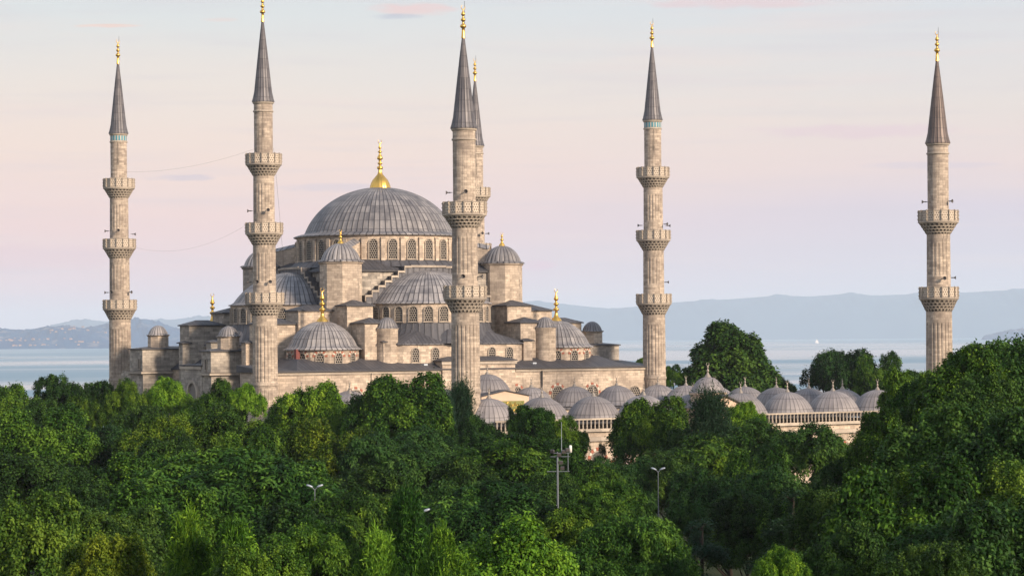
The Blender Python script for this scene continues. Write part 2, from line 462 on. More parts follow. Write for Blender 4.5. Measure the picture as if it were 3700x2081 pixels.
HM1 = hill_mat('haze_blue_wooded_hillside', (.006, .048, .15), (.014, .08, .19), .3)  # blue of the distance haze is put into the hillside colour
HM2 = hill_mat('haze_blue_far_hillside', (.055, .125, .21), (.065, .14, .22), .03)  # paler haze blue painted into the far hills as well
def unroll(x, y): return y + .0075 * (x - 1288)
def ridge(name, pts, d0, depth, m_, seed, ny=26, rough=.05):
    """range of hills: silhouette given as heights along a bearing, cross-section rises and falls over real depth"""
    rr = np.random.default_rng(seed)
    xs_px = np.linspace(pts[0][0], pts[-1][0], 240)
    h = np.interp(xs_px, [p[0] for p in pts], [p[1] for p in pts])
    t_ = np.linspace(0, 1, ny); D = d0 + depth * t_
    V = []; ph = rr.uniform(0, 6, 12)
    for j, d in enumerate(D):
        s_ = math.sin(min(1, t_[j] / .55) * PI / 2) ** .8 if t_[j] < .55 else math.cos((t_[j] - .55) / .45 * PI / 2) ** .8
        for i, x in enumerate(xs_px):
            dref = d0 + depth * .55
            zt = CAMZ + (848 - unroll(x, h[i])) * dref / 6100 - SEAZ
            w = 1 + rough * 2.2 * (math.sin(i * .21 + ph[0] + j * .5) + math.sin(i * .47 + ph[1] - j * .8) * .6 + math.sin(i * 1.3 + j * 1.1 + ph[2]) * .3) * (1 - abs(t_[j] - .55)*.2 if abs(t_[j] - .55) > .06 else .15)
            edge = min(1., i / 8, (len(xs_px) - 1 - i) / 8) if True else 1
            V.append(((x - 1288) / 6100 * (d if True else dref), d, SEAZ - 2 + max(0, zt) * s_ * w * edge ** .7))
    nx = len(xs_px); F = []
    for j in range(ny - 1):
        for i in range(nx - 1):
            a = j * nx + i; F.append((a, a + 1, a + nx + 1, a + nx))
    me = bpy.data.meshes.new(name); me.from_pydata(V, [], F); me.materials.append(m_)
    me.polygons.foreach_set('use_smooth', [True] * len(F)); me.update()
    o = bpy.data.objects.new(name, me); col.objects.link(o); o['kind'] = 'structure'; return o, V, nx, ny


isl, IV, inx, iny = ridge('island_hills', [(-120, 822), (0, 825), (26, 827), (65, 829), (108, 822), (156, 818), (184, 820), (216, 826), (260, 842), (300, 858), (330, 872)], 11800, 1500, HM1, 3, rough=.02)
ridge('wooded_hill', [(120, 872), (170, 846), (216, 824), (270, 813), (333, 802), (368, 801), (400, 810), (439, 823), (500, 840), (570, 862), (620, 872)], 12800, 2200, HM1, 5, rough=.025)
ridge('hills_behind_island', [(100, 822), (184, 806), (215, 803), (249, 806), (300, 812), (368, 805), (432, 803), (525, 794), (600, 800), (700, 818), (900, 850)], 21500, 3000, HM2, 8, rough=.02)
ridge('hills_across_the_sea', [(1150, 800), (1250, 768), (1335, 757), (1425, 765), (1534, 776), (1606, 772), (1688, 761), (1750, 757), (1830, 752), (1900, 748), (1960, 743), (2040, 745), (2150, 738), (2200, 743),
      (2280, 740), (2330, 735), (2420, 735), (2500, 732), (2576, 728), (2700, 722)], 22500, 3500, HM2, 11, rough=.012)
ridge('headland', [(2468, 846), (2500, 838), (2540, 829), (2580, 825), (2700, 820)], 15500, 800, HM1, 13, rough=.03)

# houses on the island
rr = random.Random(4)
hm = MB(); hm.box(-11, 11, -8, 8, 0, 14, mi=0); hm.hip(-11, 11, -8, 8, 14, 5, 1, mi=1)
hmesh = hm.mesh('island_house', [CREAM, plain('terracotta_roof', (.40, .20, .13), .8)])
spots = []
for (fx0, fx1, fj0, fj1, n_) in [(.24, .34, .10, .15, 14), (.26, .56, .04, .06, 14), (.52, .62, .24, .30, 8), (.62, .80, .30, .42, 16), (.66, .78, .05, .12, 12), (.44, .52, .10, .14, 8)]:
    for _ in range(n_): spots.append((rr.uniform(fx0, fx1), rr.uniform(fj0, fj1)))
for k, (fx, fj) in enumerate(spots):
    i = int(fx * (inx - 1)); j = max(1, int(fj * (iny - 1) + .5)); v = IV[j * inx + i]
    o = bpy.data.objects.new('island_house', hmesh); col.objects.link(o)
    o.location = (v[0] + rr.uniform(-60, 60), v[1], v[2] - 2); o.rotation_euler = (0, 0, rr.uniform(-.5, .5)); q = rr.uniform(.25, .5); o.scale = (q * 1.3, q, q)
    tag(o, 'tiny pale house among others on the slopes of the blue island at left', 'house', 'houses on the island')

# sailing boat
sb = empty('sailing_boat', ((2055 - 1288) / 6100 * 11500, 11500, SEAZ), label='tiny white sailing boat far out on the pale water at right', cat='boat')
b = MB()
hull = [(-9, 0), (-6, -2.2), (5, -2.2), (10, 0), (5, 2.2), (-6, 2.2)]
b.prism([(x * .85, y * .6) for x, y in hull], -.5, .2); b.prism(hull, .2, 1.8); b.obj('hull', SAIL, sb)
b = MB(); b.tube([(0, 0, 1.8), (0, 0, 22)], .22); b.obj('mast', METAL, sb)
b = MB(); b.quad([(-.4, 0, 3), (-.4, 0, 21), (-8.5, .8, 3.2)], mi=0); b.quad([(.6, 0, 19), (.6, 0, 2.6), (9, .6, 2.2)], mi=0); b.obj('sails', SAIL, sb)

# ------------------------------------------------------------------ shared shapes
def dome_prof(Rr, z0, h, flare=.35, n=14, drop=.12, p=1.0, lip=.12, cap=72):
    pr = [(Rr + flare, z0 - lip), (Rr + flare, z0)]
    if flare > .3: pr += [(Rr + flare * .45, z0 + drop), (Rr + flare * .12, z0 + drop * 2.5)]
    zb = z0 + drop * (2.8 if flare > .3 else .5)
    A = R(cap); hs = h - (zb - z0)
    for i in range(n + 1):                      # spherical cap a little short of a full half circle
        a = A * (1 - i / n); pr.append((Rr * math.sin(a) / math.sin(A) if i < n else .02, zb + hs * (math.cos(a) - math.cos(A)) / (1 - math.cos(A))))
    return pr


def finial_mesh(kind='gold', h=7.0, base_r=1.6, mats=None):
    """stacked bulbs over a swelling base, crescent on top"""
    b = MB()
    if kind == 'main':
        pr = [(1.62, 0), (1.55, .35), (1.42, .8), (1.15, 1.35), (.72, 1.85), (.4, 2.2), (.25, 2.6), (.22, 3.0)]
        b.rev(pr, 64, ribs=16, ridge=.05, rowh=50)
        pr = [(.22, 3.0), (.42, 3.05), (.48, 3.25), (.42, 3.45), (.2, 3.5), (.2, 3.75), (.36, 3.85), (.38, 4.0), (.2, 4.15), (.2, 4.45), (.44, 4.6), (.46, 4.8), (.3, 5.1), (.14, 5.45), (.14, 5.55),
              (.3, 5.65), (.3, 5.8), (.12, 5.95), (.12, 6.2), (.24, 6.3), (.24, 6.45), (.06, 6.85), (.05, 7.0)]
        b.rev(pr, 16); top, cr = 7.0, .3
    elif kind == 'corner':
        pr = [(.85, 0), (.72, .3), (.35, .7), (.22, 1.1), (.2, 1.5), (.42, 1.65), (.42, 1.85), (.18, 2.0), (.18, 2.3), (.38, 2.45), (.38, 2.6), (.15, 2.75), (.15, 3.0), (.36, 3.2), (.3, 3.4), (.12, 3.9), (.1, 4.2)]
        b.rev(pr, 16); top, cr = 4.2, .27
    elif kind == 'small':
        pr = [(.5, 0), (.42, .25), (.2, .55), (.12, .8), (.26, .92), (.26, 1.05), (.1, 1.2), (.1, 1.35), (.18, 1.45), (.18, 1.55), (.05, 1.75)]
        b.rev(pr, 12); top, cr = 1.75, .2
    elif kind == 'court':
        pr = [(.36, -.05), (.28, .12), (.12, .35), (.07, .5), (.14, .58), (.14, .68), (.06, .78), (.06, .9), (.11, .98), (.04, 1.12)]
        b.rev(pr, 10); top, cr = 1.12, .17
    else:   # minaret
        pr = [(.26, -.4), (.2, 0), (.16, .5), (.16, .75), (.36, .9), (.38, 1.05), (.3, 1.2), (.13, 1.3), (.13, 1.6), (.28, 1.7), (.28, 1.88), (.11, 2.0), (.11, 2.25), (.24, 2.35), (.22, 2.55), (.08, 2.8), (.05, 3.0)]
        b.rev(pr, 12); top, cr = 3.0, .26
    # crescent: open ring, thick below, facing both ways
    cpts = []
    for i in range(15):
        a = -PI / 2 + (i - 7) / 7 * R(150); cpts.append((cr * math.cos(a), 0, top + cr + cr * math.sin(a)))
    n0 = len(b.v)
    for i in range(14):
        w0 = cr * .2 * (1 - abs(i - 7) / 8.5) + .012; b.tube([cpts[i], cpts[i + 1]], w0, 5, 0)
    return b.mesh('finial', mats)


FIN_MAIN = finial_mesh('main', mats=GOLD); FIN_CORNER = finial_mesh('corner', mats=GOLD); FIN_SMALL = finial_mesh('small', mats=GOLD)
FIN_COURT = finial_mesh('court', mats=PALEGOLD); FIN_MIN = finial_mesh('min', mats=GOLD)
def add(meshdata, name, parent, loc=(0, 0, 0), rz=0., s=1.):
    o = bpy.data.objects.new(name, meshdata); col.objects.link(o); o.parent = parent; o.location = loc; o.rotation_euler = (0, 0, rz); o.scale = (s, s, s); return o


def window_mesh(w, h, kind='plain', t=.14, pointed=False, pane=LATT, fr=.14):
    """arched window seen from -y; its back lies on the wall plane y=0: raised surround, pierced pane, optional red and white arch stones"""
    b = MB(); r = w / 2; N = 10
    def arc(rad, k=1.0):
        pts = []
        for i in range(N + 1):
            a = PI * i / N
            x = -rad * math.cos(a); z = rad * math.sin(a)
            if pointed: z = rad * 1.25 * math.sin(a) ** .85 if 0 < i < N else 0; x = -rad * (math.cos(a))
            pts.append((x, h - r + z))
        return pts
    inner = [(-r, 0)] + arc(r) + [(r, 0)]
    b.quad([(x, -.03, z) for x, z in inner][::-1], [(x, z) for x, z in inner][::-1], mi=1)
    outer = [(-r - fr, -.05)] + arc(r + fr) + [(r + fr, -.05)]
    for i in range(len(inner) - 1):
        a0, a1, c0, c1 = inner[i], inner[i + 1], outer[i], outer[i + 1]
        b.quad([(a0[0], -t, a0[1]), (c0[0], -t, c0[1]), (c1[0], -t, c1[1]), (a1[0], -t, a1[1])], mi=0)
        b.quad([(a0[0], 0, a0[1]), (a0[0], -t, a0[1]), (a1[0], -t, a1[1]), (a1[0], 0, a1[1])], mi=0)
        b.quad([(c0[0], -t, c0[1]), (c0[0], 0, c0[1]), (c1[0], 0, c1[1]), (c1[0], -t, c1[1])], mi=0)
    b.box(-r - fr - .05, r + fr + .05, -t - .06, 0, -.2, -.06, mi=0, bottom=True)
    if kind == 'vous':
        K = 9; r0, r1 = r + fr + .01, r + fr + .42
        for k in range(K):
            a0, a1 = PI * k / K + .02, PI * (k + 1) / K - .02; ln = r1 if k % 2 == 0 else r1 - .1
            f = (lambda a, q: (-q * math.cos(a), h - r + q * math.sin(a) * (1.12 if pointed else 1)))
            p = [f(a0, r0), f(a0, ln), f(a1, ln), f(a1, r0)]; tt = .07
            b.quad([(x, -tt, z) for x, z in p], mi=2 if k % 2 == 0 else 3)
            for e in range(4):
                x0_, z0_ = p[e]; x1_, z1_ = p[(e + 1) % 4]; b.quad([(x0_, -tt, z0_), (x0_, 0, z0_), (x1_, 0, z1_), (x1_, -tt, z1_)], mi=2 if k % 2 == 0 else 3)
    return b.mesh('window', [TRIM, pane, RED, WHITE])


def ring_windows(me, parent, cx, cy, rad, z, n, a0, a1, name='window'):
    for k in range(n):
        a = a0 + (a1 - a0) * (k + .5) / n
        add(me, name, parent, (cx + rad * math.cos(a), cy + rad * math.sin(a), z), a + PI / 2)


# ------------------------------------------------------------------ minarets
def railing(b, r, z, h, posts=16):
    """polygonal parapet: pierced panels between posts"""
    for k in range(posts):
        a0, a1 = 2 * PI * k / posts, 2 * PI * (k + 1) / posts; am = (a0 + a1) / 2
        p0 = (r * math.cos(a0), r * math.sin(a0)); p1 = (r * math.cos(a1), r * math.sin(a1)); L = math.dist(p0, p1)
        for (zz0, zz1, off, mi) in ((z, z + .16, .05, 1), (z + .16, z + h - .12, 0, 0), (z + h - .12, z + h, .06, 1)):
            q0 = ((r + off) * math.cos(a0), (r + off) * math.sin(a0)); q1 = ((r + off) * math.cos(a1), (r + off) * math.sin(a1))
            b.quad([(*q0, zz0), (*q1, zz0), (*q1, zz1), (*q0, zz1)], [(0, zz0 - z), (L, zz0 - z), (L, zz1 - z), (0, zz1 - z)], mi)
            i0 = ((r - .12) * math.cos(a0), (r - .12) * math.sin(a0)); i1 = ((r - .12) * math.cos(a1), (r - .12) * math.sin(a1))
            b.quad([(*i1, zz0), (*i0, zz0), (*i0, zz1), (*i1, zz1)], [(0, 0), (L, 0), (L, .2), (0, .2)], 1)
            b.quad([(*q0, zz1), (*q1, zz1), (*i1, zz1), (*i0, zz1)], mi=1)
            if off: b.quad([(*q1, zz0), (*q0, zz0), (*i0, zz0), (*i1, zz0)], mi=1)
        c = (r * math.cos(a0), r * math.sin(a0)); n0 = len(b.v)
        b.box(-.06, .14, -.07, .07, z + .03, z + h + .05, 1)
        for q in range(3): b.box(.14, .22, -.05, .05, z + .25 + q * (h - .5) / 2, z + .37 + q * (h - .5) / 2, 1, bottom=True)
        b.xform(Matrix.Translation((*c, 0)) @ Matrix.Rotation(a0, 4, 'Z'), n0)


def muqarnas(b, r0, r1, z0, z1, tiers=4, teeth=24):
    """stalactite corbelling: rows of little niches stepping outward"""
    for t in range(tiers):
        ra = r0 + (r1 - r0) * ((t) / tiers); rb = r0 + (r1 - r0) * ((t + 1) / tiers)
        za = z0 + (z1 - z0) * t / tiers; zb = z0 + (z1 - z0) * (t + 1) / tiers; hh = zb - za; ph = (t % 2) * PI / teeth
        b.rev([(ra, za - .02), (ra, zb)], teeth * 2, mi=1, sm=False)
        b.rev([(ra, zb - hh * .2), (rb + .02, zb - hh * .2), (rb + .02, zb), (ra, zb)], teeth * 2, mi=0, sm=False)
        for k in range(teeth):
            a = 2 * PI * k / teeth + ph; w = PI / teeth * .5; n0 = len(b.v)
            y = math.tan(w) * rb
            P = [(ra - .02, -y * .4, za - hh * .05), (ra - .02, y * .4, za - hh * .05), (rb, y, zb - hh * .2), (rb, -y, zb - hh * .2)]
            b.quad([P[0], P[1], P[2], P[3]][::-1], mi=0)
            b.quad([P[0], P[3], (ra - .02, -y, zb - hh * .2)], mi=0); b.quad([P[1], (ra - .02, y, zb - hh * .2), P[2]], mi=0)
            b.xform(Matrix.Rotation(a, 4, 'Z'), n0)


def fluted(b, r, z0, z1, n=20, dep=.07, taper=0., mi=0):
    """shaft with n shallow flutes, arched off at the ends"""
    seg = n * 6
    zs = [z0, z0 + .35, z0 + .6, z1 - .7, z1 - .4, z1]; w = [0, 0, 1, 1, 0, 0]; base = len(b.v)
    for z, k in zip(zs, w):
        rr_ = r - taper * (z - z0) / (z1 - z0)
        for j in range(seg):
            t_ = 2 * PI * j / seg; m_ = j % 6
            q = rr_ - dep * k * (1.0 if m_ == 0 else (.25 if m_ in (1, 5) else 0.))
            b.v.append((q * math.cos(t_), q * math.sin(t_), z))
    for i in range(len(zs) - 1):
        for j in range(seg):
            j2 = (j + 1) % seg; b.f.append((base + i * seg + j, base + i * seg + j2, base + (i + 1) * seg + j2, base + (i + 1) * seg + j))
            u0, u1 = 2 * PI * j / seg * r, 2 * PI * (j + 1) / seg * r
            b.uv.append([(u0, zs[i]), (u1, zs[i]), (u1, zs[i + 1]), (u0, zs[i + 1])]); b.mi.append(mi); b.sm.append(False)


def horn_mesh():
    b = MB(); b.rev([(.05, -.25), (.09, -.2), (.09, 0), (.06, .05), (.12, .25), (.24, .42), (.33, .5), (.3, .49), (.03, .15)], 14)
    b.xform(Matrix.Rotation(R(90), 4, 'Y'))      # opens towards +x
    b.box(-.42, -.2, -.04, .04, -.05, .05, bottom=True); b.box(-.62, -.4, -.02, .02, -.02, .02, bottom=True)
    return b.mesh('loudspeaker', HORN)


HORNM = horn_mesh()
def minaret(loc, levels, tip, cone, radii, label, band, horns, rail_r, brown=False):
    rt = empty('minaret', loc, label=label, cat='minaret', group='minarets of the mosque')
    # levels: rail tops, low to high; radii: shaft radius below each balcony and above the last
    b = MB(); z = 0.0
    b.rev([(radii[0] + .55, 0), (radii[0] + .55, 6.5), (radii[0] + .1, 8.6), (radii[0], 9.0)], 16, mi=0, sm=False)
    zt = levels[0] - 3.0
    # lower trunk with a carved collar part way up, then flutes
    fluted(b, radii[0], 9.0, 13.6, 20, .06); b.rev([(radii[0] + .02, 13.4), (radii[0] + .09, 13.5), (radii[0] + .09, 13.8), (radii[0] + .02, 13.9)], 40, mi=0, sm=False)
    fluted(b, radii[0], 13.6, zt - 1.2, 20, .12, .06); b.rev([(radii[0] - .06, zt - 1.2), (radii[0] - .06, zt)], 60, sm=True)
    for i, lv in enumerate(levels):
        za = lv - .0; zn = levels[i + 1] - 3.0 if i + 1 < len(levels) else cone - .1
        r = radii[i + 1]
        if i + 1 < len(levels):
            b.rev([(r, lv - 1.5), (r, lv + 1.0)], 60); fluted(b, r, lv + 1.0, zn - .7, 18, .09, .03); b.rev([(r - .03, zn - .7), (r - .03, zn)], 60)
        else:
            fluted(b, r, lv - 1.5, cone - 1.9, 18, .018); b.rev([(r - .0, cone - 1.9), (r, cone)], 48)
    b.obj('shaft', STONE_T, rt)
    for i, lv in enumerate(levels):
        rr_ = rail_r[i]; rb = radii[i] - .05
        bb = MB(); bb.rev([(radii[i + 1] - .05, lv - 1.45), (rr_ + .12, lv - 1.45)][::-1], 48, mi=0, sm=False)
        bb.rev([(rr_ - .12, lv - 1.68), (rr_ + .12, lv - 1.6), (rr_ + .12, lv - 1.45)], 48, mi=0, sm=False)
        bal = bb.obj('balcony', TRIM, rt)
        rb_ = MB(); railing(rb_, rr_, lv - 1.45, 1.45, 16 if i else 16); rb_.obj('railing', [RAILP, TRIM], bal)
        mb_ = MB(); muqarnas(mb_, rb + .02, rr_ - .06, lv - 3.15, lv - 1.66, 4, 24); mb_.obj('muqarnas', [TRIM, NICHE_SHADE], bal)
    r = radii[-1]
    b = MB(); b.rev([(r - .02, cone - 1.5), (r + .12, cone - 1.42), (r + .12, cone - 1.25), (r + .02, cone - 1.2)], 48, sm=False)
    b.rev([(r + .02, cone - .35), (r + .14, cone - .25), (r + .2, cone - .05)], 48, sm=False); b.obj('moulding', TRIM, rt)
    if band == 1:
        b = MB(); b.rev([(r + .03, cone - 1.15), (r + .03, cone - .4)], 48); b.obj('tile_band', TILE, rt)
    b = MB(); hh = tip - cone
    b.rev([(r + .22, cone - .06), (r + .24, cone + .05), (r + .1, cone + .5), (r * .93, cone + hh * .12), (r * .62, cone + hh * .45), (r * .3, cone + hh * .78), (.13, tip)], 0, ribs=20, ridge=.035, rowh=1.35)
    b.rev([(.1, cone - .06), (r + .22, cone - .06)], 20, sm=False)
    b.obj('spire', SPIRE_B if brown else SPIRE, rt)
    add(FIN_MIN, 'finial', rt, (0, 0, tip), ROT)
    b = MB(); b.tube([(.18, 0, tip), (.18, 0, tip + 4.0)], .03); b.tube([(.18, 0, tip + 1.2), (0, 0, tip + 1.2)], .03); b.obj('lightning_rod', METAL, rt)
    for (ang, z_, rs) in horns: add(HORNM, 'loudspeaker', rt, ((rs + .42) * math.cos(R(ang)), (rs + .42) * math.sin(R(ang)), z_), R(ang), .78)
    return rt


def at(px, d): return ((px - 1288) / 6100 * d, d)
HR = (1.76, 1.60, 1.48, 1.30); HB = (2.58, 2.5, 2.4)
H3 = (26.4, 36.1, 45.7)
minaret((*at(302, 387), 0), H3, 64.4, 52.9, HR, 'leftmost minaret, three balconies, blue tile band under the spire, beside the water', 1,
        [(180, 37.4, 1.5), (-85, 37.4, 1.5), (20, 36.9, 1.8), (180, 27.6, 1.6), (-115, 27.6, 1.6), (-30, 27.6, 1.6)], HB)
minaret((*at(666.5, 337), 0), H3, 64.4, 52.9, HR, 'tall three-balcony minaret at the left end of the facade, finial cut by the top edge', 0,
        [(180, 37.8, 1.5), (-70, 37.8, 1.5), (180, 27.9, 1.6), (-110, 27.9, 1.6), (-65, 27.9, 1.6)], HB)
minaret((*at(1645.5, 370), 0), H3, 64.4, 52.9, HR, 'three-balcony minaret with blue tile band at the right end of the hall facade', 1,
        [(165, 36.9, 1.6), (-30, 37.0, 1.6), (0, 36.8, 1.8), (0, 28.2, 1.5)], HB)
minaret((*at(1199.5, 417), 0), H3, 64.4, 52.9, HR, 'far minaret mostly hidden behind the near central minaret', 2,
        [(-60, 37.8, 1.5), (-15, 37.8, 1.5)], HB)
CR = (1.73, 1.54, 1.36); CB = (2.46, 2.52)
minaret((*at(1171, 288), 0), (26.1, 36.05), 55.9, 44.8, CR, 'nearest minaret, two balconies, at the courtyard corner in front of the great dome', 0,
        [(180, 37.2, 1.4), (-85, 37.2, 1.4), (-95, 27.2, 1.4), (-20, 27.2, 1.4)], CB)
minaret((*at(2362.5, 316), 0), (26.1, 36.05), 55.9, 44.8, CR, 'rightmost minaret, two balconies, rising alone out of the big trees', 2,
        [(180, 37.2, 1.3), (-40, 37.2, 1.3), (-80, 27.2, 1.4), (-10, 27.3, 1.4)], CB, True)

# ------------------------------------------------------------------ the mosque
mq = empty('mosque', ORG, ROT, label='great grey domed stone mosque with cascading half domes and gilded finials behind the trees', cat='mosque')
CU, CN = 32.5, 27.5

# main body
b = MB()
b.box(5, 60, 0, 55, 0, 15.3, mi=0, top=False)
b.box(0.3, 5, .02, 9, 0, 15.28, mi=0, top=False); b.box(60, 64.7, .02, 9, 0, 15.28, mi=0, top=False)
b.box(28, 40.2, -.35, 2.2, 0, 16.5, mi=0, top=False)             # raised middle of the facade
hall = b.obj('hall_wall', [STONE], mq)
# cornice strips under the eaves
b = MB()
for (x0, x1, y0, y1, z0, z1) in ((-.05, 27.8, -.18, -.02, 14.9, 15.28), (40.4, 65, -.18, -.02, 14.9, 15.28), (27.8, 40.4, -.55, -.37, 16.1, 16.48)):
    b.box(x0, x1, y0, y1, z0, z1, bottom=True)
b.obj('cornice', TRIM, mq)
# lead eaves roof ring, rising from the eaves to the upper walls
def skirt(b, x0, x1, y0, y1, z0, ix0, ix1, iy0, iy1, z1, sp=.62, edge=.2, mi=0):
    o = [(x0, y0), (x1, y0), (x1, y1), (x0, y1)]; i_ = [(ix0, iy0), (ix1, iy0), (ix1, iy1), (ix0, iy1)]
    for k in range(4):
        ax = k % 2; A, B_, C_, D = o[k], o[(k + 1) % 4], i_[(k + 1) % 4], i_[k]
        P = [(*A, z0), (*B_, z0), (*C_, z1), (*D, z1)]
        b.quad(P, [(p[ax] / sp, .5) for p in P], mi); b.quad([(*A, z0 - edge), (*B_, z0 - edge), (*B_, z0), (*A, z0)], [(.5, .5)] * 4, mi)
    b.quad([(*p, z0 - edge) for p in reversed(o)], [(.5, .5)] * 4, mi)


b = MB()
skirt(b, 4.7, 60.3, -.45, 55.4, 15.5, 7.2, 57.8, 4.6, 50.5, 17.1)
b.quad([(7.2, 4.6, 17.1), (57.8, 4.6, 17.1), (57.8, 50.5, 17.1), (7.2, 50.5, 17.1)], [(7.2 / .62, .5), (57.8 / .62, .5), (57.8 / .62, .5), (7.2 / .62, .5)])
for (xa, xb) in ((-.15, 4.69), (60.31, 65.15)):
    P = [(xa, -.45, 15.5), (xb, -.45, 15.5), (xb, 9.3, 16.3), (xa, 9.3, 16.3)]; b.quad(P, [(p[0] / .62, .5) for p in P])
    b.quad([(xa, -.45, 15.3), (xb, -.45, 15.3), (xb, -.45, 15.5), (xa, -.45, 15.5)], [(.5, .5)] * 4); b.quad([(xa, 9.3, 15.3), (xa, -.45, 15.3), (xa, -.45, 15.5), (xa, 9.3, 16.3)], [(.5, .5)] * 4)
    b.quad([(xb, -.45, 15.3), (xb, 9.3, 15.3), (xb, 9.3, 16.3), (xb, -.45, 15.5)], [(.5, .5)] * 4); b.quad([(xb, 9.3, 15.3), (xa, 9.3, 15.3), (xa, 9.3, 16.3), (xb, 9.3, 16.3)], [(.5, .5)] * 4)
    b.quad([(xa, 9.3, 15.3), (xb, 9.3, 15.3), (xb, -.45, 15.3), (xa, -.45, 15.3)], [(.5, .5)] * 4)
b.hip(28, 40.2, -.35, 3.2, 16.7, .55, .28)
b.obj('eaves_roof', LEAD_D, mq)

# four-fold symmetric upper works --------------------------------------------
WB = window_mesh(1.25, 2.9); WS = window_mesh(1.2, 2.15); WC = window_mesh(1.05, 1.75, 'vous'); WL = window_mesh(1.1, 2.0)
WF = window_mesh(1.9, 2.3, 'vous', pointed=True)
# central cube
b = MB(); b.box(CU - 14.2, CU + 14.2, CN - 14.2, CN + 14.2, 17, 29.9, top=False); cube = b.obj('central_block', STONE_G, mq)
b = MB(); skirt(b, CU - 14.6, CU + 14.6, CN - 14.6, CN + 14.6, 30.1, CU - 11, CU + 11, CN - 11, CN + 11, 31.8, .7)
b.rev([(14.4, 30.7), (13.2, 31.7)], 0, CU, CN, ribs=60, ridge=.04, rowh=3)
b.obj('block_roof', LEAD_D, mq)
# drum with 28 windows
b = MB(); NW = 28
b.rev([(13.0, 31.3), (13.0, 35.45)], 112, CU, CN, sm=True); b.rev([(13.0, 35.3), (13.18, 35.4), (13.18, 35.6)], 112, CU, CN, sm=False)
for k in range(NW):
    a = 2 * PI * k / NW; n0 = len(b.v); b.box(12.9, 13.28, -.3, .3, 31.3, 34.9); b.quad([(12.9, -.34, 35.3), (13.33, -.34, 34.9), (13.33, .34, 34.9), (12.9, .34, 35.3)])
    b.xform(Matrix.Translation((CU, CN, 0)) @ Matrix.Rotation(a, 4, 'Z'), n0)
drum = b.obj('drum', STONE, mq)
ring_windows(WB, drum, CU, CN, 13.02, 31.95, NW, 0, 2 * PI)
b = MB(); b.rev([(13.45, 35.5), (13.5, 35.62), (13.3, 35.72), (12.6, 35.95), (12.1, 36.05)], 0, CU, CN, ribs=84, ridge=.03, rowh=3)
b.rev([(12.9, 35.52), (13.45, 35.5)], 112, CU, CN)
A72 = R(74)
pr = [(12.15, 36.0), (11.85, 36.12)] + [((11.6 + .1 * (1 - i / 26) ** 4) * math.sin(A72 * (1 - i / 26)) / math.sin(A72) if i < 26 else .02, 36.25 + 7.15 * (math.cos(A72 * (1 - i / 26)) - math.cos(A72)) / (1 - math.cos(A72))) for i in range(27)]
b.rev(pr, 0, CU, CN, ribs=84, ridge=.055, rowh=1.5)
md = b.obj('main_dome', LEAD, mq); add(FIN_MAIN, 'finial', md, (CU, CN, 43.2), ROT * 0)
tag(md, label='largest central dome of ribbed grey lead')

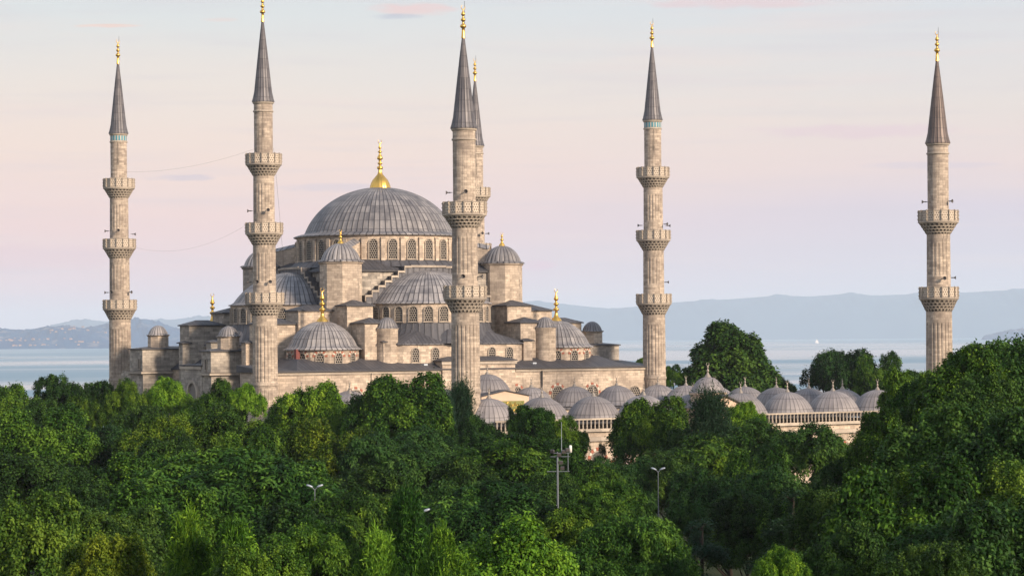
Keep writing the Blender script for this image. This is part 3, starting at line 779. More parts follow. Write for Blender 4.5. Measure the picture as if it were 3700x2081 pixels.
S = [(-1, -1), (1, -1), (-1, 1), (1, 1)]
TOWER = []
for (sx, sy) in S:
    tx, ty = CU + 13.8 * sx, CN + 13.8 * sy
    b = MB(); ph = PI / 8
    b.rev([(3.2, 17), (3.2, 25.4), (3.1, 25.5), (3.1, 30.95)], 8, tx, ty, sm=False, phase=ph); b.rev([(3.1, 30.9), (3.32, 31.05), (3.32, 31.25)], 8, tx, ty, sm=False, phase=ph)
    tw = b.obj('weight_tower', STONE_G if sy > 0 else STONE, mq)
    b = MB(); b.rev([(3.1, 31.3), (3.5, 31.25), (3.5, 31.4), (3.2, 31.55)], 8, tx, ty, sm=False, phase=ph)
    b.rev(dome_prof(2.95, 31.45, 2.6, .1, 12), 0, tx, ty, ribs=24, ridge=0, rowh=9, scallop=.045)
    dm = b.obj('dome', LEAD, tw); add(FIN_SMALL, 'finial', dm, (tx, ty, 33.95), -ROT * 0)
    TOWER.append(tw)
    # shoulder block between tower and drum with a sloping lead cap
    b = MB(); n0 = len(b.v)
    b.box(-5.2, 0, -.85, .85, 30.5, 33.6, top=False); b.quad([(-5.2, -1, 34.6), (0.1, -1, 33.5), (.1, 0, 34.1), (-5.2, 0, 35.2)], mi=1); b.quad([(-5.2, 0, 35.2), (.1, 0, 34.1), (.1, 1, 33.5), (-5.2, 1, 34.6)], mi=1)
    b.quad([(-5.2, -.85, 33.6), (0, -.85, 33.6), (0, -.9, 33.55), (-5.2, -.9, 34.6)]); b.quad([(0, .85, 33.6), (-5.2, .85, 33.6), (-5.2, .9, 34.6), (0, .9, 33.55)]); b.quad([(0, -.85, 33.5), (0, .85, 33.5), (0, 0, 34.1)])
    ang = math.atan2(sy, sx); b.xform(Matrix.Translation((tx - sx * 1.4, ty - sy * 1.4, 0)) @ Matrix.Rotation(ang, 4, 'Z'), n0)
    b.obj('flying_buttress', [STONE, LEAD], mq)
    # stepped buttresses: one towards the front or back, one towards the side
    for axis in (0, 1):
        b = MB(); r_ = MB()
        def bx(B, p0, p1, q0, q1, z0, z1, hip=None):
            # p along the facade side, q outward (measured from the centre)
            if axis == 0: X0, X1, Y0, Y1 = CU + sx * p0, CU + sx * p1, CN + sy * q0, CN + sy * q1
            else: X0, X1, Y0, Y1 = CU + sx * q0, CU + sx * q1, CN + sy * p0, CN + sy * p1
            X0, X1 = sorted((X0, X1)); Y0, Y1 = sorted((Y0, Y1))
            B.box(X0, X1, Y0, Y1, z0, z1, top=False); r_.hip(X0, X1, Y0, Y1, z1 + .14, hip or .5, .28)
        e1, e2 = (19.4, 23.6) if axis == 0 else (21.6, 27.4)
        bx(b, 11.4, 15.6, 12.5, e1, 16.5, 24.7 - .7 * axis, .8); bx(b, 11.2, 14.9, e1 + .02, e2, 15.9, 22.1, .75)
        bx(b, 11.0, 12.5, e2 + .02, e2 + 1.2, 15.5, 19.4, .3)
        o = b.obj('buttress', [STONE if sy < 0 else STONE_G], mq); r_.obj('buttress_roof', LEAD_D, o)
    # corner dome on its twelve-sided drum
    cx_, cy_ = CU + 19.8 * sx, CN + 19.8 * sy
    b = MB(); b.rev([(5.3, 15.7), (5.3, 18.2)], 12, cx_, cy_, sm=False, phase=PI / 12); b.rev([(5.3, 18.1), (5.45, 18.2), (5.45, 18.38)], 12, cx_, cy_, sm=False, phase=PI / 12)
    cd = b.obj('corner_drum', STONE, mq)
    if not (sx > 0 and sy > 0):
        for k in range(12):
            a = 2 * PI * (k) / 12
            add(WC, 'window', cd, (cx_ + 5.13 * math.cos(a), cy_ + 5.13 * math.sin(a), 16.15), a + PI / 2)
    b = MB(); b.rev(dome_prof(4.95, 18.5, 4.0, .75, 16, .16, cap=66), 0, cx_, cy_, ribs=44, ridge=.04, rowh=1.45)
    c_ = b.obj('corner_dome', LEAD, mq); add(FIN_CORNER, 'finial', c_, (cx_, cy_, 22.35), 0, 1.05)

# half domes, their drums, the little half domes below and the stepped gables
for k, (dx, dy) in enumerate(((0, -1), (-1, 0), (0, 1), (1, 0))):
    cx_, cy_ = CU + 15.2 * dx, CN + 15.2 * dy; am = math.atan2(dy, dx)
    b = MB(); Rs = 9.3
    b.rev([(Rs, 21.5), (Rs, 25.0)], 64, cx_, cy_, am - PI / 2, am + PI / 2); b.rev([(Rs, 24.8), (Rs + .14, 24.9), (Rs + .14, 25.1)], 64, cx_, cy_, am - PI / 2, am + PI / 2, sm=False)
    dr = b.obj('half_dome_drum', STONE, mq)
    if k in (0, 1, 3): ring_windows(WS, dr, cx_, cy_, Rs + .02, 22.45, 13, am - PI / 2, am + PI / 2)
    b = MB(); b.rev(dome_prof(Rs - .45, 25.15, 4.95, .8, 20, .12, cap=57), 0, cx_, cy_, am - PI / 2, am + PI / 2, ribs=72, ridge=.05, rowh=1.6)
    b.obj('half_dome', LEAD, mq)
    # lead skirt and three small half domes
    b = MB()
    b.rev([(Rs + 1.3, 19.2), (Rs + .25, 21.0), (Rs + .02, 22.2)], 0, cx_, cy_, am - PI / 2, am + PI / 2, ribs=64, ridge=.04, rowh=9)
    for (t_, rr_) in ((-50, 4.3), (0, 4.6), (50, 4.3)):
        a = am + R(t_); ex, ey = cx_ + 6.5 * math.cos(a), cy_ + 6.5 * math.sin(a)
        b.rev(dome_prof(rr_, 19.3, 3.0, .5, 10, .1), 0, ex, ey, a - PI * .5, a + PI * .5, ribs=28, ridge=.04, rowh=9)
    b.obj('small_half_domes', LEAD_D, mq)
    # windowed wall below, with faceted returns, in the local axis of this side
    b = MB(); n0 = 0; r_ = MB()
    poly = [(-11.5, -14), (-11.5, -24.0), (-9.6, -25.3), (9.6, -25.3), (11.5, -24.0), (11.5, -14)]
    M4 = Matrix.Translation((CU, CN, 0)) @ Matrix.Rotation(am + PI / 2, 4, 'Z')
    b.prism(poly, 15.7, 19.0, top=False); b.xform(M4)
    lw = b.obj('window_wall', STONE, mq)
    p2 = [(x * 1.02, y * 1.012) for x, y in poly]; r_.prism(p2, 19.0, 19.16)
    r_.quad([(*p, 19.0) for p in reversed(p2)])
    ip = [(x * .6, -14 + (y + 14) * .8) for x, y in poly]
    for i in range(5):
        A, B_, C_, D = p2[i], p2[i + 1], ip[i + 1], ip[i]; P = [(*A, 19.17), (*B_, 19.17), (*C_, 20.9), (*D, 20.9)]; e = math.dist(A, B_)
        r_.quad(P, [(0, .5), (e / .6, .5), (e / .6 * .8, .5), (e / .6 * .2, .5)])
    r_.xform(M4); r_.obj('roof_edge', LEAD_D, lw)
    if k in (0, 1, 3):
        for x in (-7.6, -4.3, -.9, 2.4, 5.2, 8.2):
            p = M4 @ Vector((x, -25.32, 16.5)); add(WL, 'window', lw, p, am + PI / 2)
    # stepped gable over the half dome
    b = MB(); NS = 7; x0, z0, x1, z1 = 10.6, 25.6, 2.9, 30.7
    prof = []
    for i in range(NS + 1):
        xa = x0 + (x1 - x0) * i / NS; za = z0 + (z1 - z0) * i / NS; prof.append((xa, za))
    for sgn in (-1, 1):
        for i in range(NS):
            xa, xb = prof[i][0], prof[i + 1][0]; za = prof[i + 1][1]
            X0, X1 = sorted((sgn * xa, sgn * xb)); b.box(X0, X1, -15.5, -14.1, 21, za - .12, mi=0, top=False); b.box(X0, X1, -15.42, -14.1, za - .12, za, mi=0)
            b.box(X0 - (.12 if sgn < 0 else 0), X1 + (.12 if sgn > 0 else 0), -15.68, -15.5, za - .24, za + .06, mi=1, bottom=True)       # coping tread
            xr = sgn * xa; zl = prof[i][1]; b.box(min(xr, xr + sgn * .12), max(xr, xr + sgn * .12), -15.68, -15.5, zl - .1, za - .24, mi=1, bottom=True)
    b.box(-x1, x1, -15.5, -14.1, 21, z1 + .1, mi=0); b.box(-x1 - .1, x1 + .1, -15.68, -15.5, z1 - .16, z1 + .16, mi=1, bottom=True)
    b.xform(M4); b.obj('stepped_gable', [LEAD_D, TRIM], mq)

# round stair turrets standing on the eaves roof
for (u_, n_, flat) in ((21.2, 3.9, 0), (48.0, 3.9, 0)):
    b = MB(); b.rev([(1.62, 15.6), (1.6, 21.1), (1.7, 21.25), (1.7, 21.4)], 32, u_, n_)
    tt = b.obj('stair_turret', STONE, mq); b = MB(); b.rev(dome_prof(1.6, 21.5, 1.5 if flat == 0 else 1.2, .2, 9, .05, p=.9), 0, u_, n_, ribs=20, scallop=.05, rowh=9)
    b.obj('dome', LEAD, tt)

# facade windows just above the courtyard roofs
WG = window_mesh(1.9, 2.3, pointed=True, fr=.06)
for u_ in (14.1, 17.4, 25.0, 40.6, 47.7, 53.8): add(WF, 'window', hall, (u_, -.02 if not 28 < u_ < 40.2 else -.37, 10.1), 0)
for u_ in (10.9, 21.5, 44.4, 50.6, 56.9, 61.4): add(WG, 'window', hall, (u_, -.02, 9.9), 0)

# side galleries on the left: end blocks, portal block, balcony
b = MB(); r_ = MB(); t_ = MB()
def blk(x0, x1, y0, y1, z0, z1, hip=.35, over=.22):
    b.box(x0, x1, y0, y1, z0, z1, top=False); r_.hip(x0, x1, y0, y1, z1 + .14, hip, over)
blk(0, 10.2, 45.2, 50.5, 15.1, 18.5); t_.box(-.35, 10.2, 44.85, 50.8, 14.75, 15.05, bottom=True)
blk(0, 12.4, 18.7, 22.2, 15.1, 18.2); t_.box(-.35, 12.4, 18.35, 22.2, 14.75, 15.05, bottom=True)
b.box(.1, 9, 45.3, 54.5, 0, 14.75, top=False); b.box(.1, 9, 18.8, 22.0, 0, 14.75, top=False)
blk(.05, 7, 22.0, 30.2, 0, 16.1, .3); t_.box(-.12, .04, 22.2, 30.2, 15.6, 16.0, bottom=True)
b.box(3.2, 7, 30.2, 45.3, 0, 13.4, top=False); r_.hip(3.2, 7, 30.2, 45.2, 13.5, .3, .2)
b.box(2.4, 7, 9, 18.8, 0, 12.6, top=False); r_.hip(2.4, 7, 9.0, 18.7, 12.75, .3, .2)
b.box(0.4, 7, 50.6, 54.8, 0, 15.1, top=False)
blk(3.4, 5, 26.5, 28.2, 16, 19.5, .3)
sg = b.obj('side_gallery', STONE_G, mq); r_.obj('gallery_roof', LEAD_D, sg); t_.obj('gallery_cornice', TRIM, sg)
b = MB(); r_ = MB(); blk(58, 64.9, 9.6, 14.5, 15.1, 18.6); b.box(58, 64.6, 9.02, 46, 0, 15.1, top=False)
sg2 = b.obj('side_gallery', STONE_G, mq); r_.obj('gallery_roof', LEAD_D, sg2)
for (u_, n_, z_) in ((3.6, 47.6, 18.6), (3.6, 20.5, 18.3), (61.5, 12.0, 18.7)):
    b = MB(); b.rev([(1.62, z_), (1.6, z_ + 1.9), (1.75, z_ + 2.0), (1.75, z_ + 2.15)], 8, u_, n_, sm=False, phase=PI / 8)
    q = b.obj('gallery_turret', STONE, mq); b = MB(); b.rev(dome_prof(1.55, z_ + 2.2, 1.45, .28, 9, .04), 0, u_, n_, ribs=20, scallop=.05, rowh=9); b.obj('dome', LEAD, q)
WD = window_mesh(.85, 1.9, pane=DARK, fr=.1); WN = window_mesh(.45, 1.5, pane=DARK, fr=.14); WR = window_mesh(.95, 1.9, pane=REDDOOR, fr=.08)
add(WD, 'door_opening', sg, (7.0, 45.17, 15.4)); add(WD, 'door_opening', sg, (5.8, 18.67, 15.4), 0, 1.15)
add(WN, 'slit_window', sg, (-.03, 46.4, 15.6), -PI / 2); add(WN, 'slit_window', sg, (-.03, 20.4, 15.6), -PI / 2)
add(WR, 'door', sg2, (59.6, 9.57, 15.4)); add(WN, 'slit_window', sg, (3.36, 27.3, 16.6), -PI / 2)
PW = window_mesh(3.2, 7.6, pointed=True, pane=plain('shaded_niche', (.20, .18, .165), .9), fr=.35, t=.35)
add(PW, 'portal_arch', sg, (.03, 25.2, 5.6), -PI / 2)
b = MB()
b.box(1.4, 3.2, 30.3, 34.0, 13.2, 13.5, bottom=True)
for i in range(9): b.box(1.42, 1.54, 30.4 + i * .42, 30.62 + i * .42, 13.5, 15.2)
for i in range(4): b.box(1.6 + i * .4, 1.8 + i * .4, 30.32, 30.42, 13.5, 15.2)
b.box(1.36, 1.6, 30.28, 34.05, 15.2, 15.36, bottom=True); b.obj('balcony', STONE_G, sg)
b = MB()          # dark lead drain and stair string
b.tube([(9.5, 45.0, 14.4), (6.5, 44.9, 13.2), (0.5, 44.9, 10.6)], .14); b.tube([(8.0, 18.5, 14.2), (5.2, 18.5, 12.8), (2.0, 18.5, 11.0)], .16); b.obj('stair_rail', BARK, sg)
# small octagonal tower and red hatch by the corner dome; skylights
b = MB(); b.box(7.3, 7.9, 5.2, 5.9, 17.0, 18.5); b.obj('hatch', REDDOOR, mq)
for (u_, n_) in ((26.0, 1.4), (44.4, 1.4)):
    b = MB(); b.box(-.3, .3, -.4, .4, 0, .22); b.obj('skylight', GLASSW, mq, (u_, n_, 16.0))
b = MB()
b.tube([(.9, -.6, 15.8), (.95, -.5, 12), (1.1, -.4, 9), (-.6, -1.6, 7.2), (-1.5, -1.8, 6)], .09)
b.tube([(1.4, -.5, 15.7), (1.5, -.5, 11), (1.3, -.5, 8.5), (.2, -1.6, 6.5)], .07); b.tube([(1.0, -.45, 10.3), (2.2, -.3, 8.8), (4.6, -.3, 8.6), (8, -.25, 9.2)], .05)
b.tube([(1.0, -.45, 13.0), (3.0, -.3, 11.0), (6.0, -.3, 10.4)], .04)
b.tube([(64.0, -.4, 15.6), (64.1, -.4, 10.2), (62.0, -1.6, 9.2), (58.2, -2.6, 8.4)], .07); b.obj('wall_cables', CABLE, mq)
b = MB(); b.tube([(44.9, -.25, 15.0), (44.9, -.22, 10.5)], .12); b.tube([(16.5, -.25, 15.0), (16.5, -.22, 9)], .05); b.obj('downpipe', CABLE, mq)

# ------------------------------------------------------------------ courtyard
ct = empty('courtyard_arcade', W(0, 0), ROT, label='low courtyard arcade roofed with a row of small pinkish lead domes around its square', cat='arcade')
YF = -61.0
b = MB()
b.box(-.6, 65.6, YF, YF + .8, 0, 8.55, top=False)                            # outer front wall
b.box(-.6, .2, YF + .8, -.6, 0, 8.55, top=False); b.box(64.8, 65.6, YF + .8, -.6, 0, 8.55, top=False)
cw = b.obj('outer_wall', STONE, ct)
b = MB()
b.box(-.9, 65.9, YF - .3, YF - .02, 7.4, 7.65, bottom=True); b.box(-.85, 65.85, YF - .2, YF - .02, 7.65, 7.9, bottom=True); b.box(-1, 66, YF - .4, YF + 1.2, 8.55, 8.8, bottom=True)
b.box(-1, .3, YF + 1.2, -.6, 8.55, 8.8); b.box(64.7, 66, YF + 1.2, -.6, 8.55, 8.8, bottom=True); b.obj('wall_moulding', TRIM, cw)
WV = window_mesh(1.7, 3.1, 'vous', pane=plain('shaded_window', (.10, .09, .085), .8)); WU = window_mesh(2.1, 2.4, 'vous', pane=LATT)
for i in range(9):
    if i == 4: continue
    add(WV, 'window', cw, (3 + 7.375 * i - 1.9, YF - .02, 3.0)); add(WU, 'window', cw, (3 + 7.375 * i + 1.6, YF - .02, 3.2))
def balus_set(name, u0, u1):
    b = MB(); b.box(u0, u1, YF - .12, YF + .16, 9.98, 10.16, bottom=True); b.box(u0, u1, YF - .1, YF + .14, 8.802, 8.9); bs = b.obj(name, TRIM, ct)
    bm = MB(); bm.rev([(.10, 0), (.10, .1), (.085, .16), (.13, .26), (.09, .4), (.085, .9), (.11, 1.0), (.11, 1.09)], 8, sm=False); me = bm.mesh('baluster', TRIM)
    n = int((u1 - u0) / .56)
    for i in range(n): add(me, 'baluster', bs, (u0 + .28 + i * (u1 - u0 - .5) / max(1, n - 1), YF + .02, 8.895))
    return bs
balus_set('balustrade', 1.6, 28.3); balus_set('balustrade', 36.7, 64.8)
# dome positions: nine along, eight deep
pos = []
for i in range(9): pos.append((3 + 7.375 * i, -57.2)); pos.append((3 + 7.375 * i, -5.5))
for j in range(1, 7): pos.append((3, -57.2 + 7.386 * j)); pos.append((62, -57.2 + 7.386 * j))
b = MB()     # arcade roof, ring around the court
for (x0, x1, y0, y1) in ((-.5, 65.5, -60.7, -53.2), (-.5, 65.5, -9.4, -.6), (-.5, 7, -53.19, -9.41), (58, 65.5, -53.19, -9.41)):
    b.box(x0, x1, y0, y1, 9.45, 9.75, bottom=True)
b.obj('arcade_roof', LEAD_D, ct)
b = MB(); A = MB()  # inner arcade: columns and a pierced wall strip above
def arch_strip(p0, p1, bays):
    d = Vector((p1[0] - p0[0], p1[1] - p0[1], 0)); L = d.length; d.normalize(); w = L / bays
    for i in range(bays):
        q = Vector((*p0, 0)) + d * (w * i)
        pts = []
        for k in range(13):
            a = PI * k / 12; pts.append((w / 2 - (w / 2 - .35) * math.cos(a), 5.4 + (3.4) * math.sin(a) ** .8))
        for k in range(12):
            (xa, za), (xb, zb) = pts[k], pts[k + 1]
            P = [q + d * xa + Vector((0, 0, za)), q + d * xb + Vector((0, 0, zb)), q + d * xb + Vector((0, 0, 9.45)), q + d * xa + Vector((0, 0, 9.45))]
            A.quad([tuple(v) for v in P])
        P = [q + Vector((0, 0, 5.4)), q + d * .35 + Vector((0, 0, 5.4)), q + d * .35 + Vector((0, 0, 9.45)), q + Vector((0, 0, 9.45))]; A.quad([tuple(v) for v in P])
        P = [q + d * (w - .35) + Vector((0, 0, 5.4)), q + d * w + Vector((0, 0, 5.4)), q + d * w + Vector((0, 0, 9.45)), q + d * (w - .35) + Vector((0, 0, 9.45))]; A.quad([tuple(v) for v in P])
        b.rev([(.42, 0), (.42, .4), (.3, .5), (.28, 4.6), (.45, 5.2), (.45, 5.4)], 12, q.x, q.y)
arch_strip((6.7, -53.4), (58.3, -53.4), 7); arch_strip((58.3, -9.2), (6.7, -9.2), 7); arch_strip((58.3, -53.4), (58.3, -9.2), 6); arch_strip((6.7, -9.2), (6.7, -53.4), 6)
b.obj('columns', TRIM, ct); A.obj('arcade_arches', STONE, ct)
bm = MB(); bm.rev([(3.3, 9.7), (3.3, 10.0)], 8, sm=False, phase=PI / 8, mi=1)
bm.rev([(3.68, 9.86), (3.68, 9.94), (3.58, 9.98), (3.46, 10.06), (3.36, 10.2)] + [(3.30 * math.sin(R(62) * (1 - i / 12)) / math.sin(R(62)) if i < 12 else .02, 10.34 + 2.38 * (math.cos(R(62) * (1 - i / 12)) - math.cos(R(62))) / (1 - math.cos(R(62)))) for i in range(0, 13)], 0, ribs=34, ridge=.03, rowh=1.7)
CDM = bm.mesh('courtyard_dome', [LEAD_C, TRIM])
for (x, y) in pos:
    up = 2.0 if (abs(x - 32.5) < .1 and y > -10) else 0
    if up:
        b2 = MB(); b2.rev([(3.5, 9.7), (3.5, 11.9)], 8, x, y, sm=False, phase=PI / 8); b2.obj('raised_drum', STONE, ct)
    o = add(CDM, 'courtyard_dome', ct, (x, y, up), random.randrange(8) * PI / 4); q = random.uniform(.985, 1.02); o.scale = (q, q, 1)
    f = add(FIN_COURT, 'finial', o, (0, 0, 12.72), random.uniform(0, 3))
# inner portal of the prayer hall facing the court: plaster gable with a gilded inscription
ip = empty('inner_portal', W(32.5, -9.4, 0), ROT, label='peach plaster gable with a green and gold calligraphy panel, beside the nearest minaret', cat='portal')
b = MB(); b.box(-3.9, 3.9, -1.2, .6, 0, 11.7, top=False)
b.quad([(-3.9, -1.2, 11.7), (3.9, -1.2, 11.7), (0, -1.2, 12.45)]); b.quad([(3.9, .6, 11.7), (-3.9, .6, 11.7), (0, .6, 12.45)]); b.obj('gable_wall', STUCCO, ip)
b = MB()
for sg_ in (-1, 1):
    P = [(sg_ * 4.3, -1.45, 11.68), (0, -1.45, 12.52), (0, 2.6, 12.52), (sg_ * 4.3, 2.6, 11.68)]
    if sg_ > 0: P = P[::-1]
    b.quad(P[::-1], [(p[1] / .6, .5) for p in P]); b.quad([(sg_ * 4.3, -1.45, 11.56), (0, -1.45, 12.4), (0, -1.45, 12.52), (sg_ * 4.3, -1.45, 11.68)], [(.5, .5)] * 4)
b.obj('roof', LEAD_D, ip)
b = MB(); b.box(-3.1, 3.1, -1.27, -1.2, 9.3, 10.95, bottom=True); pn = b.obj('inscription_panel', INSCR, ip)
b = MB(); rq = random.Random(9)
for row in (0, 1):
    zb = 9.55 + row * .72
    b.tube([(-3.0, -1.3, zb - .12), (3.0, -1.3, zb - .12)], .03, 4)
    x = 2.9
    while x > -2.9:
        k = rq.choice((0, 1, 2, 3))
        if k == 0: b.tube([(x, -1.31, zb), (x - .02, -1.31, zb + .5)], .04, 4); x -= .18
        elif k == 1: b.tube([(x - .36 * t / 6, -1.31, zb + .16 - .14 * math.sin(PI * t / 6)) for t in range(7)], .045, 4); x -= .42
        elif k == 2: b.tube([(x - .16 + .14 * math.cos(2 * PI * t / 8), -1.31, zb + .2 + .13 * math.sin(2 * PI * t / 8)) for t in range(8)] + [(x - .45, -1.31, zb)], .04, 4); x -= .45
        else: b.tube([(x, -1.31, zb + .1), (x - .1, -1.31, zb + .45), (x - .35, -1.31, zb + .5), (x - .5, -1.31, zb + .35)], .04, 4); x -= .5
b.obj('inscription', GOLD, pn)
# outer gate pavilion
gp = empty('gate_pavilion', W(32.5, -61.5, 0), ROT, label='domed stone gate pavilion with a pointed gable, in the middle of the outer courtyard wall', cat='gatehouse')
b = MB(); b.box(-3.9, 4.0, -2.4, .8, 0, 11.1, top=False)
gl = [(-4.0, 11.1), (-3.4, 11.2), (-1.5, 12.1), (0, 12.75), (1.5, 12.1), (3.4, 11.2), (4.1, 11.1)]
b.quad([(x, -2.4, z) for x, z in gl]); b.quad([(x, .8, z) for x, z in gl][::-1])
for x in (-3.95, 3.6): b.box(x, x + .6, -2.62, -2.4, 0, 10.6)
b.obj('gate_wall', STUCCO, gp)
b = MB()
for i in range(len(gl) - 1):
    (xa, za), (xb, zb) = gl[i], gl[i + 1]
    xa *= 1.07; xb *= 1.07
    P = [(xa, -2.75, za + .03), (xb, -2.75, zb + .03), (xb, 1.2, zb + .03), (xa, 1.2, za + .03)]
    b.quad(P, [(p[1] / .6, .5) for p in P]); b.quad([(xa, -2.75, za - .14), (xb, -2.75, zb - .14), (xb, -2.75, zb + .03), (xa, -2.75, za + .03)], [(.5, .5)] * 4)
b.obj('gable_roof', LEAD_D, gp)
b = MB()
for (z0, o_) in ((10.4, .25), (10.1, .14), (8.6, .2)): b.box(-3.9 - o_, 4.3 + o_, -2.64 - o_, .9, z0, z0 + .22, bottom=True)
b.obj('gate_moulding', TRIM, gp)
b = MB(); b.rev([(2.15, 10.5), (2.15, 12.6), (2.35, 12.75), (2.35, 12.95)], 24, 0, 1.0, sm=False); dp = b.obj('gate_drum', STUCCO, gp)
b = MB(); b.rev(dome_prof(2.1, 13.05, 1.85, .28, 12, .05), 0, 0, 1.0, ribs=28, scallop=.03, ridge=0, rowh=1.1); dp2 = b.obj('gate_dome', LEAD_C, gp)
add(FIN_COURT, 'finial', dp2, (0, 1.0, 14.85), 0, 1.25)

# ------------------------------------------------------------------ cables between the two left minarets
def cable(p0, p1, sag, label, r=.028):
    b = MB(); P0, P1 = Vector(p0), Vector(p1); pts = []
    for i in range(33):
        t_ = i / 32; q = P0.lerp(P1, t_); q.z -= sag * 4 * t_ * (1 - t_); pts.append(tuple(q))
    b.tube(pts, r, 5); tag(b.obj('cable', CABLE), label, 'cable')
ax, ay = at(302, 387); bx_, by_ = at(666.5, 337)
cable((ax + 1.2, ay, 46.8), (bx_ - 1.2, by_, 46.4), .9, 'upper thin cable strung between the two left minarets', .010)
cable((ax + 2.4, ay, 34.8), (bx_ - 2.2, by_, 36.0), 1.9, 'lower sagging thin cable between the two left minarets', .008)
cable((bx_ + 1.4, by_, 46.5), (bx_ + 2.9, by_ + .3, 27.0), -.4, 'thin wire hanging down beside the tall left minaret', .014)
#TREES#
# ------------------------------------------------------------------ trees
def leaf_mat(name, stops, rough=.55, trans=.15):
    m_, t, p, o = mat(name)
    at_ = t.node('ShaderNodeAttribute', attribute_name='tint'); inf = t.node('ShaderNodeObjectInfo')
    f = t.m('ADD', at_.outputs['Fac'], t.m('MULTIPLY', t.m('SUBTRACT', inf.outputs['Random'], .55), .34), clamp=True)
    c = t.ramp(f, stops)
    r2 = t.m('FRACT', t.m('MULTIPLY', inf.outputs['Random'], 7.31))
    c = t.mix(t.rng(r2, .35, 1, 0, .8), c, t.mix(1.0, c, (1.18, .98, .85), 'MULTIPLY'))
    c = t.mix(t.rng(r2, .0, .3, .6, 0), c, t.mix(1.0, c, (.75, .88, 1.5), 'MULTIPLY'))
    t.put(p.inputs['Base Color'], c); p.inputs['Roughness'].default_value = .6; p.inputs['Specular IOR Level'].default_value = .12
    tr = t.node('ShaderNodeBsdfTranslucent'); t.put(tr.inputs[0], t.mix(.5, c, (.10, .16, .01)))
    mx = t.node('ShaderNodeMixShader'); mx.inputs[0].default_value = trans
    t.l.new(p.outputs[0], mx.inputs[1]); t.l.new(tr.outputs[0], mx.inputs[2]); t.l.new(mx.outputs[0], o.inputs[0])
    return m_


LM = {
 'mid': leaf_mat('green_plane_leaves', [(0, (.006, .026, .003)), (.25, (.014, .048, .006)), (.5, (.038, .102, .011)), (.8, (.115, .22, .020))]),
 'dark': leaf_mat('dark_green_leaves', [(0, (.005, .018, .004)), (.25, (.012, .038, .008)), (.5, (.028, .078, .013)), (.85, (.072, .145, .022))]),
 'olive': leaf_mat('yellowish_green_leaves', [(0, (.010, .030, .003)), (.25, (.022, .058, .005)), (.5, (.060, .120, .010)), (.8, (.15, .225, .018))]),
 'bright': leaf_mat('fresh_green_leaves', [(0, (.010, .042, .004)), (.25, (.032, .095, .008)), (.5, (.085, .20, .014)), (.8, (.20, .36, .028))]),
 'blue': leaf_mat('bluish_needles', [(0, (.008, .026, .014)), (.5, (.018, .050, .024)), (1, (.035, .078, .034))]),
}
PROTO = {}
def limb_tree(b, rng, H, zb, Rr, base=.38):
    """tapered trunk with forking limbs reaching into the crown"""
    lean = rng.normal(0, .03, 2) * H
    top = (lean[0], lean[1], zb + (H - zb) * .55)
    b.tube([(0, 0, -.3), (0, 0, .8), (lean[0] * .3, lean[1] * .3, zb * .7), (lean[0] * .7, lean[1] * .7, zb + (H - zb) * .2), top], base * 1.15, 8, 0, base * .3)
    for k in range(9):
        a = rng.uniform(0, 6.28); z0 = zb * .75 + (H - zb) * rng.uniform(0, .4); f = rng.uniform(.5, .85)
        x, y = math.cos(a) * Rr * f, math.sin(a) * Rr * f; zt = z0 + (H - zb) * rng.uniform(.15, .4)
        b.tube([(lean[0] * .5, lean[1] * .5, z0), (x * .45, y * .45, z0 + (zt - z0) * .6), (x, y, zt)], base * .38, 6, 0, base * .07)


